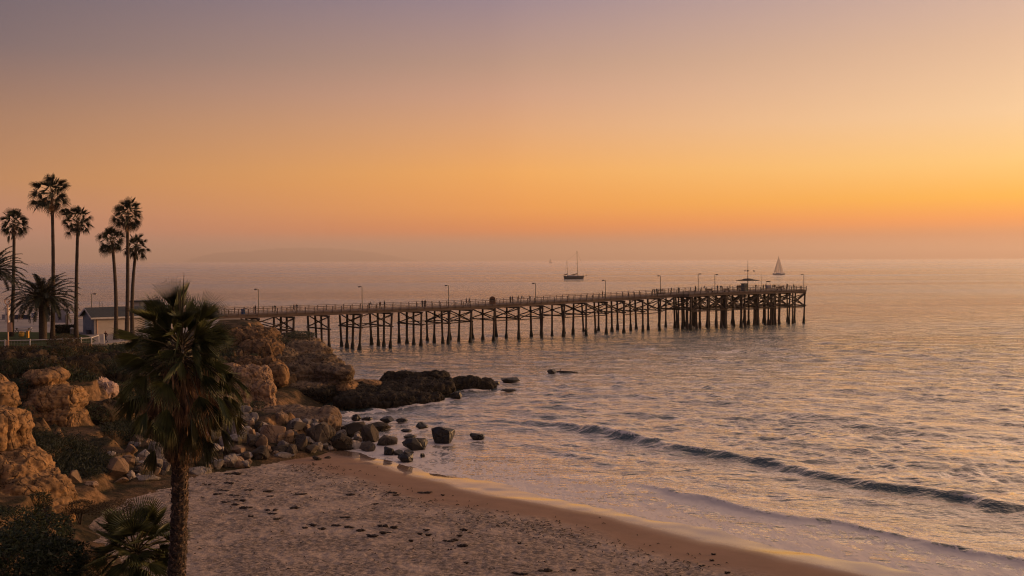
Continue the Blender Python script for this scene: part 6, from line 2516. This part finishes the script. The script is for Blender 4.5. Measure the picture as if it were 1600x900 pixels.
def ketch():
    c = on_z(897, 436.2, 0)
    s = c.y / 1600
    Z = lambda py: at(897, py, c.y).z
    X = lambda px: at(px, 436, c.y).x
    root = thing('sailing_yacht', c, 'anchored two-masted yacht with bare masts and dark hull', 'boat', 'boats out at sea')
    mb = MB()
    hull(mb, Vector(((X(880.5) + X(912.5)) / 2, c.y, 0)), X(912.5) - X(880.5), 5.0, Z(431.6), 1)
    mb.build('hull', M['hull'], root)
    mb = MB()
    mb.box((X(892), c.y, Z(431.0)), (X(897) - X(886), 2.8, 1.3))
    mb.box((X(900), c.y, Z(431.2)), (X(906) - X(895), 2.4, 0.9))
    mb.build('cabin', M['hull_white'], root)
    for px0, px1, top, r in ((902.5, 901.6, 391.8, 0.30), (887, 885.8, 406.5, 0.2)):
        mb = MB()
        mb.tube([(X(px0), c.y, Z(432)), (X(px1), c.y, Z(top))], [r, r * 0.75], 7)
        mb.bar((X(px1) - 1.3, c.y, Z(top) * 0.55), (X(px1) + 1.3, c.y, Z(top) * 0.55), 0.12, 0.12)
        mb.build('mast', M['metal'], root)
    for x0, x1, zz in ((893, 902.4, 429.0), (881, 887, 429.3)):
        mb = MB()
        mb.tube([(X(x0), c.y, Z(zz)), (X((x0 + x1) / 2), c.y, Z(zz - 0.2)), (X(x1) - 0.3, c.y, Z(zz - 1.2))], [0.25, 0.45, 0.5], 7)
        mb.build('furled_sail', M['canvas_dark'], root)
    mb = MB()
    mb.tube([(X(911), c.y, Z(432)), (X(917.5), c.y, Z(430.3))], [0.3, 0.15], 6)
    mb.build('bowsprit', M['metal'], root)
    mb = MB()
    mb.tube([(X(917), c.y, Z(430.5)), (X(901.7), c.y, Z(393))], 0.06, 4)
    mb.tube([(X(882), c.y, Z(432)), (X(885.8), c.y, Z(407))], 0.05, 4)
    mb.tube([(X(885.8), c.y, Z(407)), (X(901.7), c.y, Z(395))], 0.04, 4)
    mb.build('rigging', M['metal'], root)


ketch()


def sloop(px0, px1, wl, top, mastpx, label, simple_=False):
    c = on_z((px0 + px1) / 2, wl, 0)
    Z = lambda py: at((px0 + px1) / 2, py, c.y).z
    X = lambda px: at(px, wl, c.y).x
    L = X(px1) - X(px0)
    root = thing('sailing_yacht', c, label, 'boat', 'boats out at sea')
    mb = MB()
    hull(mb, Vector((c.x, c.y, 0)), L, L * 0.27, L * 0.10, 1, draft=L * 0.04)
    mb.build('hull', M['hull_white'] if not simple_ else M['hull'], root)
    mb = MB()
    mb.box((c.x - L * 0.06, c.y, L * 0.125), (L * 0.35, L * 0.14, L * 0.06))
    mb.build('cabin', M['hull_white'], root)
    mx = X(mastpx)
    zt = Z(top)
    mb = MB()
    mb.tube([(mx, c.y, 0.5), (mx, c.y, zt)], [0.16, 0.1], 6)
    mb.tube([(mx, c.y, L * 0.17), (mx - L * 0.40, c.y - L * 0.02, L * 0.17)], 0.1, 5)
    mb.build('mast', M['galv'], root)

    def sail(name, a, b, d, belly):
        m_ = MB()
        n = 10
        vs, fs = [], []
        for i in range(n + 1):
            for j in range(n + 1):
                u, v_ = i / n, j / n
                p = a.lerp(b, u).lerp(d, v_)
                p = p + Vector((0, belly * math.sin(math.pi * u) * (1 - v_) * math.sin(math.pi * min(1, v_ + 0.15)), 0))
                vs.append(p)
        for i in range(n):
            for j in range(n):
                fs.append((i * (n + 1) + j, (i + 1) * (n + 1) + j, (i + 1) * (n + 1) + j + 1, i * (n + 1) + j + 1))
        m_.add(vs, fs)
        m_.build(name, M['sail'], root, smooth=True)
    sail('mainsail', Vector((mx - 0.15, c.y, L * 0.19)), Vector((mx - L * 0.40, c.y, L * 0.19)), Vector((mx - 0.15, c.y, zt - 0.3)), L * 0.05)
    sail('jib', Vector((mx + L * 0.42, c.y, L * 0.13)), Vector((mx + L * 0.06, c.y, L * 0.17)), Vector((mx + 0.15, c.y, zt * 0.93)), L * 0.04)


sloop(1207.5, 1227, 429.3, 399.5, 1216.8, 'white sailing yacht under full sail beyond the pier head')
sloop(857.5, 862.5, 411.2, 403.8, 860, 'tiny far sail on the horizon left of the two-masted yacht', True)
